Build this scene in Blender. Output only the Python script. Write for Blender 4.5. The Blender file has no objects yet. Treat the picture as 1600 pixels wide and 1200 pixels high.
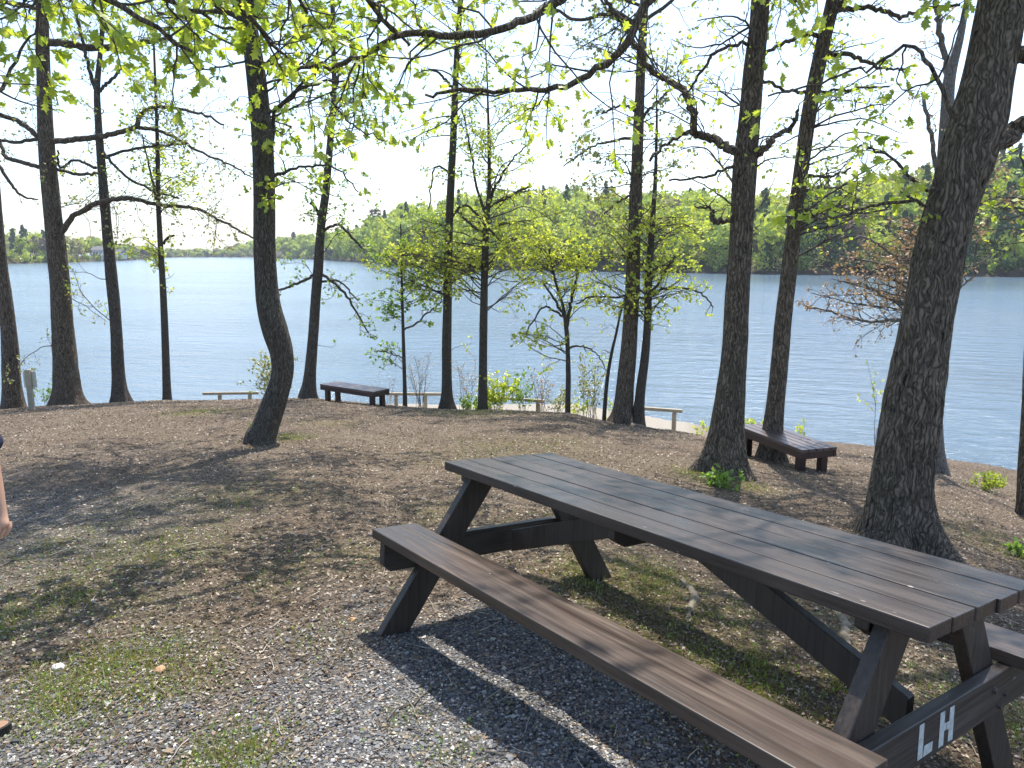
import bpy, bmesh, math, random
import numpy as np
from mathutils import Vector, Matrix

rng = np.random.default_rng(7)
random.seed(7)
C = bpy.context.scene.collection
scene = bpy.context.scene

# ------------------------------------------------------------------ camera, sky, sun
F = 1147.0 / 1600.0
PITCH = 0.178
cam_d = bpy.data.cameras.new("camera")
cam = bpy.data.objects.new("camera", cam_d)
C.objects.link(cam)
cam_d.sensor_width = 36.0
cam_d.lens = 36.0 * F
cam_d.clip_start = 0.05
cam_d.clip_end = 6000
cam.location = (0, 0, 0)
cam.rotation_euler = (math.pi / 2 - PITCH, 0, 0)
scene.camera = cam

SUN_EL = math.radians(66.0)
SUN_AZ = math.radians(17.0)          # from +y towards +x
world = bpy.data.worlds.new("World")
scene.world = world
world.use_nodes = True
wn = world.node_tree
sky = wn.nodes.new("ShaderNodeTexSky")
sky.sky_type = 'NISHITA'
sky.sun_disc = False
sky.sun_elevation = SUN_EL
sky.sun_rotation = SUN_AZ
sky.air_density = 1.0
sky.dust_density = 1.2
sky.ozone_density = 1.2
sky.altitude = 0
bg = wn.nodes["Background"]
wn.links.new(sky.outputs[0], bg.inputs[0])
bg.inputs[1].default_value = 0.15
sd = bpy.data.lights.new("sun", 'SUN')
sd.energy = 3.7
sd.angle = math.radians(0.53)
sd.color = (1.0, 0.945, 0.86)
sun = bpy.data.objects.new("sun", sd)
C.objects.link(sun)
sun_dir = Vector((math.sin(SUN_AZ) * math.cos(SUN_EL), math.cos(SUN_AZ) * math.cos(SUN_EL), math.sin(SUN_EL)))
sun.rotation_euler = sun_dir.to_track_quat('Z', 'Y').to_euler()
scene.view_settings.view_transform = 'Standard'
scene.view_settings.look = 'None'
scene.view_settings.exposure = 1.17
scene.view_settings.gamma = 1.0
scene.cycles.max_bounces = 8
scene.cycles.transparent_max_bounces = 8

# ------------------------------------------------------------------ helpers
def ray(px, py):
    X = (px - 800) / 1147.0; Y = (600 - py) / 1147.0
    c, s = math.cos(PITCH), math.sin(PITCH)
    return np.array([X, c + Y * s, -s + Y * c])

def at(px, py, D):
    d = ray(px, py)
    return d * (D / d[1])

def scale_at(px, py, D):
    """metres per photo pixel for something at horizontal distance D"""
    return D / ray(px, py)[1] / 1147.0

def tag(o, label=None, cat=None, group=None, kind=None):
    if label: o["label"] = label
    if cat: o["category"] = cat
    if group: o["group"] = group
    if kind: o["kind"] = kind
    return o

def empty(name, loc, label, cat, group=None, rz=0):
    o = bpy.data.objects.new(name, None)
    o.location = loc
    o.rotation_euler = (0, 0, rz)
    o.empty_display_size = 0.2
    C.objects.link(o)
    return tag(o, label, cat, group)

def mesh_obj(name, V, Q, mats, parent=None, smooth=False, mat_idx=None, attrs=None):
    """V (n,3) world or local coords, Q (m,4) or (m,3) faces"""
    V = np.asarray(V, dtype=np.float32); Q = np.asarray(Q, dtype=np.int32)
    me = bpy.data.meshes.new(name)
    me.vertices.add(len(V)); me.vertices.foreach_set("co", V.ravel())
    k = Q.shape[1]
    me.loops.add(Q.size); me.loops.foreach_set("vertex_index", Q.ravel())
    me.polygons.add(len(Q))
    me.polygons.foreach_set("loop_start", np.arange(0, Q.size, k, dtype=np.int32))
    me.polygons.foreach_set("loop_total", np.full(len(Q), k, dtype=np.int32))
    if not isinstance(mats, (list, tuple)): mats = [mats]
    for m in mats: me.materials.append(m)
    if mat_idx is not None:
        me.polygons.foreach_set("material_index", np.asarray(mat_idx, dtype=np.int32))
    me.polygons.foreach_set("use_smooth", np.full(len(Q), smooth, dtype=bool))
    if attrs:
        for an, av in attrs.items():
            a = me.attributes.new(an, 'FLOAT', 'POINT')
            a.data.foreach_set("value", np.asarray(av, dtype=np.float32))
    me.update(calc_edges=True)
    o = bpy.data.objects.new(name, me)
    C.objects.link(o)
    if parent is not None:
        o.parent = parent
    return o

def bm_obj(name, bm, mat, parent=None, smooth=False):
    me = bpy.data.meshes.new(name)
    bm.to_mesh(me); bm.free()
    me.materials.append(mat)
    if smooth:
        for p in me.polygons: p.use_smooth = True
    o = bpy.data.objects.new(name, me)
    C.objects.link(o)
    if parent is not None: o.parent = parent
    return o

def bm_box(bm, c, size, rot=None, bevel=0.0):
    r = bmesh.ops.create_cube(bm, size=1.0)
    vs = r['verts']
    M = Matrix.Translation(Vector(c)) @ (rot.to_4x4() if rot else Matrix()) @ Matrix.Diagonal((*size, 1.0))
    bmesh.ops.transform(bm, matrix=M, verts=vs)
    if bevel > 0:
        es = list({e for v in vs for e in v.link_edges})
        bmesh.ops.bevel(bm, geom=es, offset=bevel, segments=2, affect='EDGES', profile=0.6)

def hash2(ix, iy, seed=0):
    h = (ix.astype(np.int64) * 374761393 + iy.astype(np.int64) * 668265263 + seed * 1442695041) & 0x7fffffff
    h = (h ^ (h >> 13)) * 1274126177 & 0x7fffffff
    return ((h ^ (h >> 16)) & 0xffff) / 65535.0

def vnoise(x, y, seed=0):
    ix = np.floor(x); iy = np.floor(y); fx = x - ix; fy = y - iy
    fx = fx * fx * (3 - 2 * fx); fy = fy * fy * (3 - 2 * fy)
    a = hash2(ix, iy, seed); b = hash2(ix + 1, iy, seed); c = hash2(ix, iy + 1, seed); d = hash2(ix + 1, iy + 1, seed)
    return (a * (1 - fx) + b * fx) * (1 - fy) + (c * (1 - fx) + d * fx) * fy

def fbm(x, y, octv=4, seed=0):
    s = 0; a = .5; t = 0
    for i in range(octv):
        s = s + a * vnoise(x * 2 ** i, y * 2 ** i, seed + i * 17); t += a; a *= .5
    return s / t

# ------------------------------------------------------------------ terrain model
HW = 4.6                                  # the lake lies this far below the camera
CREST = [(-500, 650, 18.5), (0, 640, 18.5), (105, 632, 18.5), (260, 626, 18.5), (480, 622, 18.5), (600, 633, 17.8), (700, 640, 17.2),
         (800, 641, 16.6), (887, 645, 16), (960, 662, 15.5), (1060, 674, 15), (1160, 690, 14.6), (1300, 705, 14.2),
         (1370, 713, 13.8), (1470, 742, 13), (1600, 783, 12), (1900, 850, 11)]
_ct, _cs, _cd = [], [], []
for a, b, d in CREST:
    r = ray(a, b); _ct.append(r[0] / r[1]); _cs.append(-r[2] / r[1]); _cd.append(d)
_q = np.interp

def drop(x, y):
    x = np.asarray(x, float); y = np.asarray(y, float)
    yy = np.maximum(y, 2.5)
    t = np.clip(x / yy, -1.1, .98)
    s = np.interp(t, _ct, _cs); Ds = np.interp(t, _ct, _cd)
    D = np.maximum(y, 0)
    b = s - 2.0 / Ds
    near = 1.5 + b * D + .5 * (D / Ds) ** 4
    e = np.maximum(D - Ds, 0)
    c = s * Ds
    q = np.interp(t, [-.6, -.25, -.12, .0, .12, .25, .4], [.30, .30, .16, .14, .05, .14, .40])
    lim = np.maximum(HW - .12 - c, .15)
    far = c + lim * (1 - np.exp(-e * (s + q) / lim)) + .04 * e
    far = far + np.maximum(far - HW, 0) * 2.0 
    far = np.minimum(far, 9.0)
    return np.where(D > Ds, far, near)

def gz(x, y):
    x = np.asarray(x, float); y = np.asarray(y, float)
    und = (fbm(x * .9, y * .9, 3, 5) - .5) * .05 + (fbm(x * 4, y * 4, 3, 9) - .5) * .022
    return -drop(x, y) + und * np.clip((y - .5) / 2, .3, 1)

def ground_depth(px, py):
    r = ray(px, py); t = r[0] / r[1]; s = -r[2] / r[1]
    Ds = float(np.interp(t, _ct, _cd))
    Dv = np.linspace(1.0, Ds, 600)
    g = drop(t * Dv, Dv) - s * Dv
    i = np.where(g <= 0)[0]
    return float(Dv[i[0]]) if len(i) else Ds

def on_ground(px, py):
    D = ground_depth(px, py)
    p = at(px, py, D); p[2] = gz(p[0], p[1]); return p

# ------------------------------------------------------------------ materials
def new_mat(name):
    m = bpy.data.materials.new(name); m.use_nodes = True
    nt = m.node_tree; nt.nodes.clear()
    out = nt.nodes.new("ShaderNodeOutputMaterial")
    return m, nt, out

def N(nt, t, **kw):
    n = nt.nodes.new(t)
    for k, v in kw.items():
        if k.startswith("i_"):
            key = k[2:]
            n.inputs[int(key) if key.isdigit() else key.replace("_", " ")].default_value = v
        else: setattr(n, k, v)
    return n

def ramp(nt, src, stops, interp='LINEAR'):
    r = nt.nodes.new("ShaderNodeValToRGB"); r.color_ramp.interpolation = interp
    el = r.color_ramp.elements
    while len(el) < len(stops): el.new(0.5)
    for e, (p, c) in zip(el, stops):
        e.position = p; e.color = (*c, 1) if len(c) == 3 else c
    nt.links.new(src, r.inputs[0]); return r

def mixc(nt, fac, a, b, mode='MIX'):
    m = nt.nodes.new("ShaderNodeMix"); m.data_type = 'RGBA'; m.blend_type = mode
    for sock, v in ((m.inputs[0], fac), (m.inputs[6], a), (m.inputs[7], b)):
        if hasattr(v, 'links') or isinstance(v, bpy.types.NodeSocket): nt.links.new(v, sock)
        else: sock.default_value = v if not isinstance(v, tuple) else ((*v, 1) if len(v) == 3 else v)
    return m.outputs[2]

def math_n(nt, op, a, b=None, clamp=False):
    m = nt.nodes.new("ShaderNodeMath"); m.operation = op; m.use_clamp = clamp
    for i, v in enumerate((a, b)):
        if v is None: continue
        if isinstance(v, bpy.types.NodeSocket): nt.links.new(v, m.inputs[i])
        else: m.inputs[i].default_value = v
    return m.outputs[0]

def coords(nt, scale=(1, 1, 1), kind="Object", rot=(0, 0, 0)):
    tc = nt.nodes.new("ShaderNodeTexCoord"); mp = nt.nodes.new("ShaderNodeMapping")
    mp.inputs["Scale"].default_value = scale; mp.inputs["Rotation"].default_value = rot
    nt.links.new(tc.outputs[kind], mp.inputs[0]); return mp.outputs[0]

def simple_mat(name, col, rough=.7, spec=.5, noise=None, bump=0.0, bscale=30):
    m, nt, out = new_mat(name)
    p = N(nt, "ShaderNodeBsdfPrincipled"); p.inputs["Roughness"].default_value = rough
    p.inputs["Specular IOR Level"].default_value = spec
    co = coords(nt)
    if noise:
        n = N(nt, "ShaderNodeTexNoise"); n.inputs["Scale"].default_value = bscale; n.inputs["Detail"].default_value = 6
        nt.links.new(co, n.inputs["Vector"])
        r = ramp(nt, n.outputs[0], [(.3, col), (.7, noise)]); nt.links.new(r.outputs[0], p.inputs["Base Color"])
        if bump:
            b = N(nt, "ShaderNodeBump"); b.inputs["Strength"].default_value = bump; b.inputs["Distance"].default_value = .01
            nt.links.new(n.outputs[0], b.inputs["Height"]); nt.links.new(b.outputs[0], p.inputs["Normal"])
    else:
        p.inputs["Base Color"].default_value = (*col, 1)
    nt.links.new(p.outputs[0], out.inputs[0]); return m

def bark_mat(name, dark, light, lichen, sc=1.0, lich_amt=.35, bump=1.0):
    m, nt, out = new_mat(name)
    p = N(nt, "ShaderNodeBsdfPrincipled"); p.inputs["Roughness"].default_value = .9
    p.inputs["Specular IOR Level"].default_value = .2
    tc = N(nt, "ShaderNodeTexCoord")
    warp = N(nt, "ShaderNodeTexNoise"); warp.inputs["Scale"].default_value = 7; nt.links.new(tc.outputs["Object"], warp.inputs["Vector"])
    add = N(nt, "ShaderNodeVectorMath", operation='MULTIPLY_ADD')
    nt.links.new(warp.outputs["Color"], add.inputs[0]); add.inputs[1].default_value = (.12, .12, .24); nt.links.new(tc.outputs["Object"], add.inputs[2])
    mp = N(nt, "ShaderNodeMapping"); mp.inputs["Scale"].default_value = (38 * sc, 38 * sc, 3.3 * sc); nt.links.new(add.outputs[0], mp.inputs[0])
    vo = N(nt, "ShaderNodeTexVoronoi", feature='DISTANCE_TO_EDGE'); vo.inputs["Scale"].default_value = 1; nt.links.new(mp.outputs[0], vo.inputs["Vector"])
    mp2 = N(nt, "ShaderNodeMapping"); mp2.inputs["Scale"].default_value = (70 * sc, 70 * sc, 16 * sc); nt.links.new(tc.outputs["Object"], mp2.inputs[0])
    no = N(nt, "ShaderNodeTexNoise"); no.inputs["Scale"].default_value = 1; no.inputs["Detail"].default_value = 5; nt.links.new(mp2.outputs[0], no.inputs["Vector"])
    edge = ramp(nt, vo.outputs["Distance"], [(0, (0, 0, 0)), (.14, (.35, .35, .35)), (.42, (1, 1, 1))])
    mp3 = N(nt, "ShaderNodeMapping"); mp3.inputs["Scale"].default_value = (30 * sc, 30 * sc, 3.4 * sc); nt.links.new(add.outputs[0], mp3.inputs[0])
    rd = N(nt, "ShaderNodeTexNoise", noise_type='RIDGED_MULTIFRACTAL'); rd.inputs["Scale"].default_value = 1; rd.inputs["Detail"].default_value = 4; rd.inputs["Roughness"].default_value = .6
    nt.links.new(mp3.outputs[0], rd.inputs["Vector"])
    rdc = ramp(nt, rd.outputs[0], [(.15, (1, 1, 1)), (.95, (0, 0, 0))])
    e2 = math_n(nt, 'MULTIPLY', edge.outputs[0], .44); e3 = math_n(nt, 'MULTIPLY_ADD', rdc.outputs[0], .34); nt.links.new(e2, e3.node.inputs[2])
    h = math_n(nt, 'MULTIPLY_ADD', no.outputs[0], .5); nt.links.new(e3, h.node.inputs[2])
    col = ramp(nt, h, [(.48, dark), (.68, tuple(a * .6 + b * .4 for a, b in zip(dark, light))), (.95, light)])
    ln = N(nt, "ShaderNodeTexNoise"); ln.inputs["Scale"].default_value = 3.2; ln.inputs["Detail"].default_value = 7; ln.inputs["Roughness"].default_value = .7
    nt.links.new(tc.outputs["Object"], ln.inputs["Vector"])
    lm = ramp(nt, ln.outputs[0], [(.52, (0, 0, 0)), (.64, (lich_amt,) * 3)])
    lm2 = math_n(nt, 'MULTIPLY', lm.outputs[0], edge.outputs[0])
    cc = mixc(nt, lm2, col.outputs[0], lichen)
    nt.links.new(cc, p.inputs["Base Color"])
    b = N(nt, "ShaderNodeBump"); b.inputs["Strength"].default_value = bump; b.inputs["Distance"].default_value = .032 / sc
    nt.links.new(h, b.inputs["Height"]); nt.links.new(b.outputs[0], p.inputs["Normal"])
    nt.links.new(p.outputs[0], out.inputs[0]); return m

def leaf_mat(name, cols, trans=.5, gloss=.06):
    m, nt, out = new_mat(name)
    g = N(nt, "ShaderNodeNewGeometry")
    n = len(cols)
    r = ramp(nt, g.outputs["Random Per Island"], [(i / (n - 1), c) for i, c in enumerate(cols)])
    d = N(nt, "ShaderNodeBsdfDiffuse"); nt.links.new(r.outputs[0], d.inputs[0])
    tcol = mixc(nt, 1.0, r.outputs[0], (1.5, 1.45, .7), 'MULTIPLY')
    t = N(nt, "ShaderNodeBsdfTranslucent"); nt.links.new(tcol, t.inputs[0])
    mx = N(nt, "ShaderNodeMixShader"); mx.inputs[0].default_value = trans
    nt.links.new(d.outputs[0], mx.inputs[1]); nt.links.new(t.outputs[0], mx.inputs[2])
    gl = N(nt, "ShaderNodeBsdfGlossy"); gl.inputs["Roughness"].default_value = .45; gl.inputs["Color"].default_value = (.8, .8, .8, 1)
    m2 = N(nt, "ShaderNodeMixShader"); m2.inputs[0].default_value = gloss
    nt.links.new(mx.outputs[0], m2.inputs[1]); nt.links.new(gl.outputs[0], m2.inputs[2])
    nt.links.new(m2.outputs[0], out.inputs[0]); return m

BARK_OAK = bark_mat("bark_oak", (.015, .012, .009), (.22, .178, .138), (.14, .15, .10), .9, .35, 1.0)
BARK_GREY = bark_mat("bark_grey", (.018, .015, .013), (.15, .13, .11), (.15, .17, .13), 1.3, .5, .9)
BARK_DARK = bark_mat("bark_dark", (.016, .013, .011), (.13, .112, .092), (.12, .13, .09), 1.8, .3, .7)
BARK_SNAG = bark_mat("bark_snag", (.06, .055, .05), (.28, .26, .235), (.3, .3, .27), 1.6, .3, .6)
TWIG = simple_mat("twig_bark", (.05, .042, .036), .85, .2, (.11, .095, .08), 0, 12)

L_OAK = leaf_mat("oak_leaves", [(.24, .34, .05), (.34, .44, .07), (.44, .50, .09), (.30, .38, .09)], .6)
L_YEL = leaf_mat("yellow_green_leaves", [(.38, .46, .07), (.48, .52, .10), (.30, .41, .07), (.54, .53, .14)], .62)
L_GRN = leaf_mat("green_leaves", [(.13, .24, .05), (.18, .30, .06), (.26, .36, .07)], .55)
L_PALE = leaf_mat("pale_leaves", [(.30, .34, .14), (.24, .28, .10), (.34, .33, .17), (.24, .20, .12)], .45)
L_RED = leaf_mat("reddish_leaves", [(.32, .19, .14), (.38, .24, .18), (.36, .29, .17), (.26, .14, .12)], .35)

# ------------------------------------------------------------------ batch tubes, branches and leaves
def tubes(P, R, sides):
    """P (n,k,3) R (n,k) -> verts, quads"""
    n, k, _ = P.shape
    T = np.empty_like(P)
    T[:, 1:-1] = P[:, 2:] - P[:, :-2]; T[:, 0] = P[:, 1] - P[:, 0]; T[:, -1] = P[:, -1] - P[:, -2]
    T /= np.linalg.norm(T, axis=2, keepdims=True) + 1e-9
    ref = np.tile(np.array([.31, .87, .12]), (n, 1))
    ref /= np.linalg.norm(ref, axis=1, keepdims=True)
    al = np.abs((ref * (P[:, -1] - P[:, 0])).sum(1)) / (np.linalg.norm(P[:, -1] - P[:, 0], axis=1) + 1e-9)
    ref[al > .85] = np.array([.9, -.2, .3])
    A = np.cross(T, ref[:, None, :]); A /= np.linalg.norm(A, axis=2, keepdims=True) + 1e-9
    B = np.cross(T, A)
    th = np.arange(sides) / sides * 2 * np.pi
    V = P[:, :, None, :] + R[:, :, None, None] * (A[:, :, None, :] * np.cos(th)[None, None, :, None] + B[:, :, None, :] * np.sin(th)[None, None, :, None])
    idx = np.arange(n * k * sides).reshape(n, k, sides)
    a = idx[:, :-1]; b = idx[:, 1:]
    Q = np.stack([a, np.roll(a, -1, 2), np.roll(b, -1, 2), b], -1).reshape(-1, 4)
    return V.reshape(-1, 3), Q

class Acc:
    def __init__(s): s.V = []; s.Q = []; s.n = 0; s.m = []
    def add(s, V, Q, mi=0):
        if len(V) == 0: return
        s.V.append(V); s.Q.append(Q + s.n); s.n += len(V); s.m.append(np.full(len(Q), mi, np.int32))
    def build(s, name, mats, parent=None, smooth=False, origin=None, attrs=None):
        V = np.concatenate(s.V); Q = np.concatenate(s.Q); m = np.concatenate(s.m)
        if origin is not None: V = V - np.asarray(origin)
        return mesh_obj(name, V, Q, mats, parent, smooth, m, attrs)

def unit(v): return v / (np.linalg.norm(v, axis=-1, keepdims=True) + 1e-9)

def walk(P0, D0, L, k, gnarl, up):
    """random-walk branches: P0 (n,3), D0 (n,3), L (n,)"""
    n = len(P0); out = np.empty((n, k, 3)); out[:, 0] = P0; d = unit(D0)
    for i in range(1, k):
        d = d + rng.normal(0, gnarl, (n, 3)); d[:, 2] += up; d = unit(d)
        out[:, i] = out[:, i - 1] + d * (L / (k - 1))[:, None]
    return out

def children(P, R, dens, ang, lf, k, gnarl, up, f0=.15, flat=.7, minlen=.05, maxlen=9, maxr=9):
    L = np.linalg.norm(np.diff(P, axis=1), axis=2).sum(1)
    n = np.maximum(1, rng.poisson(L * dens))
    pi = np.repeat(np.arange(len(P)), n)
    f = f0 + (1 - f0) * rng.random(len(pi)) ** .8
    x = f * (P.shape[1] - 1); i = np.minimum(x.astype(int), P.shape[1] - 2); w = (x - i)[:, None]
    p = P[pi, i] * (1 - w) + P[pi, i + 1] * w
    r = R[pi, i] * (1 - w[:, 0]) + R[pi, i + 1] * w[:, 0]
    t = unit(P[pi, i + 1] - P[pi, i])
    v = rng.normal(size=t.shape); v -= (v * t).sum(1, keepdims=True) * t; v = unit(v)
    a = np.radians(rng.uniform(ang[0], ang[1], len(pi)))[:, None]
    d = t * np.cos(a) + v * np.sin(a); d[:, 2] *= flat; d = unit(d)
    cl = np.clip(lf * L[pi] * (1.05 - .7 * f) * rng.uniform(.6, 1.25, len(pi)), minlen, maxlen)
    Pc = walk(p, d, cl, k, gnarl, up)
    r0 = np.minimum(r * .62, maxr)
    Rc = r0[:, None] * np.linspace(1, .35, k)[None, :]
    return Pc, Rc

DIAMOND = (np.array([[0, 0, 0], [.5, .42, .05], [1, .04, -.08], [.5, -.42, .05]]), np.array([[0, 1, 2, 3]]))
def _lobed():
    xs = np.array([0, .18, .30, .45, .56, .72, .82, 1.0])
    w = np.array([.02, .20, .13, .38, .17, .40, .16, .02])
    fw = np.array([0, .05, .0, .08, .0, .08, .0, 0])
    V = []
    for x, ww, f_ in zip(xs, w, fw):
        z = -.14 * x * x
        V += [[x + f_, ww, z + ww * .22], [x, 0, z], [x + f_, -ww, z + ww * .22]]
    Q = []
    for i in range(len(xs) - 1):
        a = i * 3; b = a + 3
        Q += [[a, a + 1, b + 1, b], [a + 1, a + 2, b + 2, b + 1]]
    return np.array(V, float), np.array(Q)
LOBED = _lobed()

def leaves(P, n_per, size, tmpl=DIAMOND, droop=.35, spread=.5, tail=.45):
    """leaves along the outer part of twigs P (n,k,3)"""
    if n_per < 1:
        keep = rng.random(len(P)) < n_per; P = P[keep]; n_per = 1
    m = max(1, int(n_per)); pi = np.repeat(np.arange(len(P)), m)
    f = 1 - tail * rng.random(len(pi)) ** 1.3
    x = f * (P.shape[1] - 1); i = np.minimum(x.astype(int), P.shape[1] - 2); w = (x - i)[:, None]
    p = P[pi, i] * (1 - w) + P[pi, i + 1] * w
    d = unit(P[pi, i + 1] - P[pi, i]) + rng.normal(0, spread, (len(pi), 3)); d[:, 2] -= droop; d = unit(d)
    up = rng.normal(0, .6, d.shape); up[:, 2] += 1.0
    s = unit(np.cross(up, d)); u = np.cross(d, s)
    sz = size * rng.uniform(.55, 1.2, len(pi))
    TV, TQ = tmpl
    V = p[:, None, :] + sz[:, None, None] * (TV[None, :, 0:1] * d[:, None, :] + TV[None, :, 1:2] * s[:, None, :] + TV[None, :, 2:3] * u[:, None, :])
    Q = TQ[None] + (np.arange(len(pi)) * len(TV))[:, None, None]
    return V.reshape(-1, 3), Q.reshape(-1, 4)

def resample(pts, n):
    """Catmull-Rom through rows of pts"""
    pts = np.asarray(pts, float)
    if len(pts) == 2: pts = np.array([pts[0], (pts[0] + pts[1]) / 2, pts[1]])
    ext = np.vstack([2 * pts[0] - pts[1], pts, 2 * pts[-1] - pts[-2]])
    seg = np.linalg.norm(np.diff(pts[:, :3], axis=0), axis=1); cum = np.concatenate([[0], np.cumsum(seg)])
    out = []
    for s in np.linspace(0, cum[-1] * .99999, n):
        i = min(np.searchsorted(cum, s, side='right') - 1, len(pts) - 2)
        t = (s - cum[i]) / (seg[i] + 1e-9)
        p0, p1, p2, p3 = ext[i], ext[i + 1], ext[i + 2], ext[i + 3]
        out.append(.5 * ((2 * p1) + (-p0 + p2) * t + (2 * p0 - 5 * p1 + 4 * p2 - p3) * t * t + (-p0 + 3 * p1 - 3 * p2 + p3) * t ** 3))
    return np.array(out)

def trunk_mesh(path, rad, sides, flare=.8, lobes=5, flare_h=.28, rough=.03, seed=0, gbase=None):
    """path (k,3) rad (k,) detailed trunk with root flare and bark relief"""
    k = len(path)
    T = np.gradient(path, axis=0); T = unit(T)
    A = unit(np.cross(T, np.tile([0, 1.0, 0.05], (k, 1)))); B = np.cross(T, A)
    th = np.arange(sides) / sides * 2 * np.pi
    cum = np.concatenate([[0], np.cumsum(np.linalg.norm(np.diff(path, axis=0), axis=1))])
    h = np.maximum(path[:, 2] - (gbase if gbase is not None else path[0, 2]), -.05)
    r = np.random.default_rng(seed + 100)
    ph = r.uniform(0, 6.28, 3)
    lob = .55 + .3 * np.cos(lobes * th + ph[0]) + .25 * np.cos((lobes - 2) * th + ph[1])
    fl = 1 + flare * np.exp(-h / flare_h)[:, None] * np.maximum(lob, .1)[None, :]
    TH, CU = np.meshgrid(th, cum)
    # bark relief, seamless around the trunk because it samples a cylinder
    rr = rad[:, None]
    cx = np.cos(TH); sx = np.sin(TH)
    fr = max(float(rad.mean()), .03)
    n1 = vnoise(cx * 9 + 31 + sx * 5.2, CU * 2.2 + sx * 9, seed) + .6 * vnoise(cx * 21 + 11 + sx * 13, CU * 6 + sx * 17, seed + 3)
    rel = (n1 / 1.6 - .5) * 2 * rough
    lump = (vnoise(cx * 1.3 + 5, CU * 1.6 + sx * 1.3, seed + 7) - .5) * .10
    R = rr * (fl + lump) * (1 + rel)
    V = path[:, None, :] + R[:, :, None] * (A[:, None, :] * np.cos(th)[None, :, None] + B[:, None, :] * np.sin(th)[None, :, None])
    idx = np.arange(k * sides).reshape(k, sides)
    a = idx[:-1]; b = idx[1:]
    Q = np.stack([a, np.roll(a, -1, 1), np.roll(b, -1, 1), b], -1).reshape(-1, 4)
    return V.reshape(-1, 3), Q[:, ::-1]

def px_path(pts, D, dwob=0.0, dd=0.0):
    """[(px,py,width_px)] -> rows x,y,z,r at distance D (dd: change of distance along the path)"""
    out = []
    n = len(pts)
    for i, (a, b, w) in enumerate(pts):
        Di = D + dd * i / max(1, n - 1) + (dwob * math.sin(i * 1.7 + pts[0][0]) if i else 0)
        p = at(a, b, Di); out.append([*p, w / 2 * scale_at(a, b, Di)])
    return np.array(out)

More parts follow.
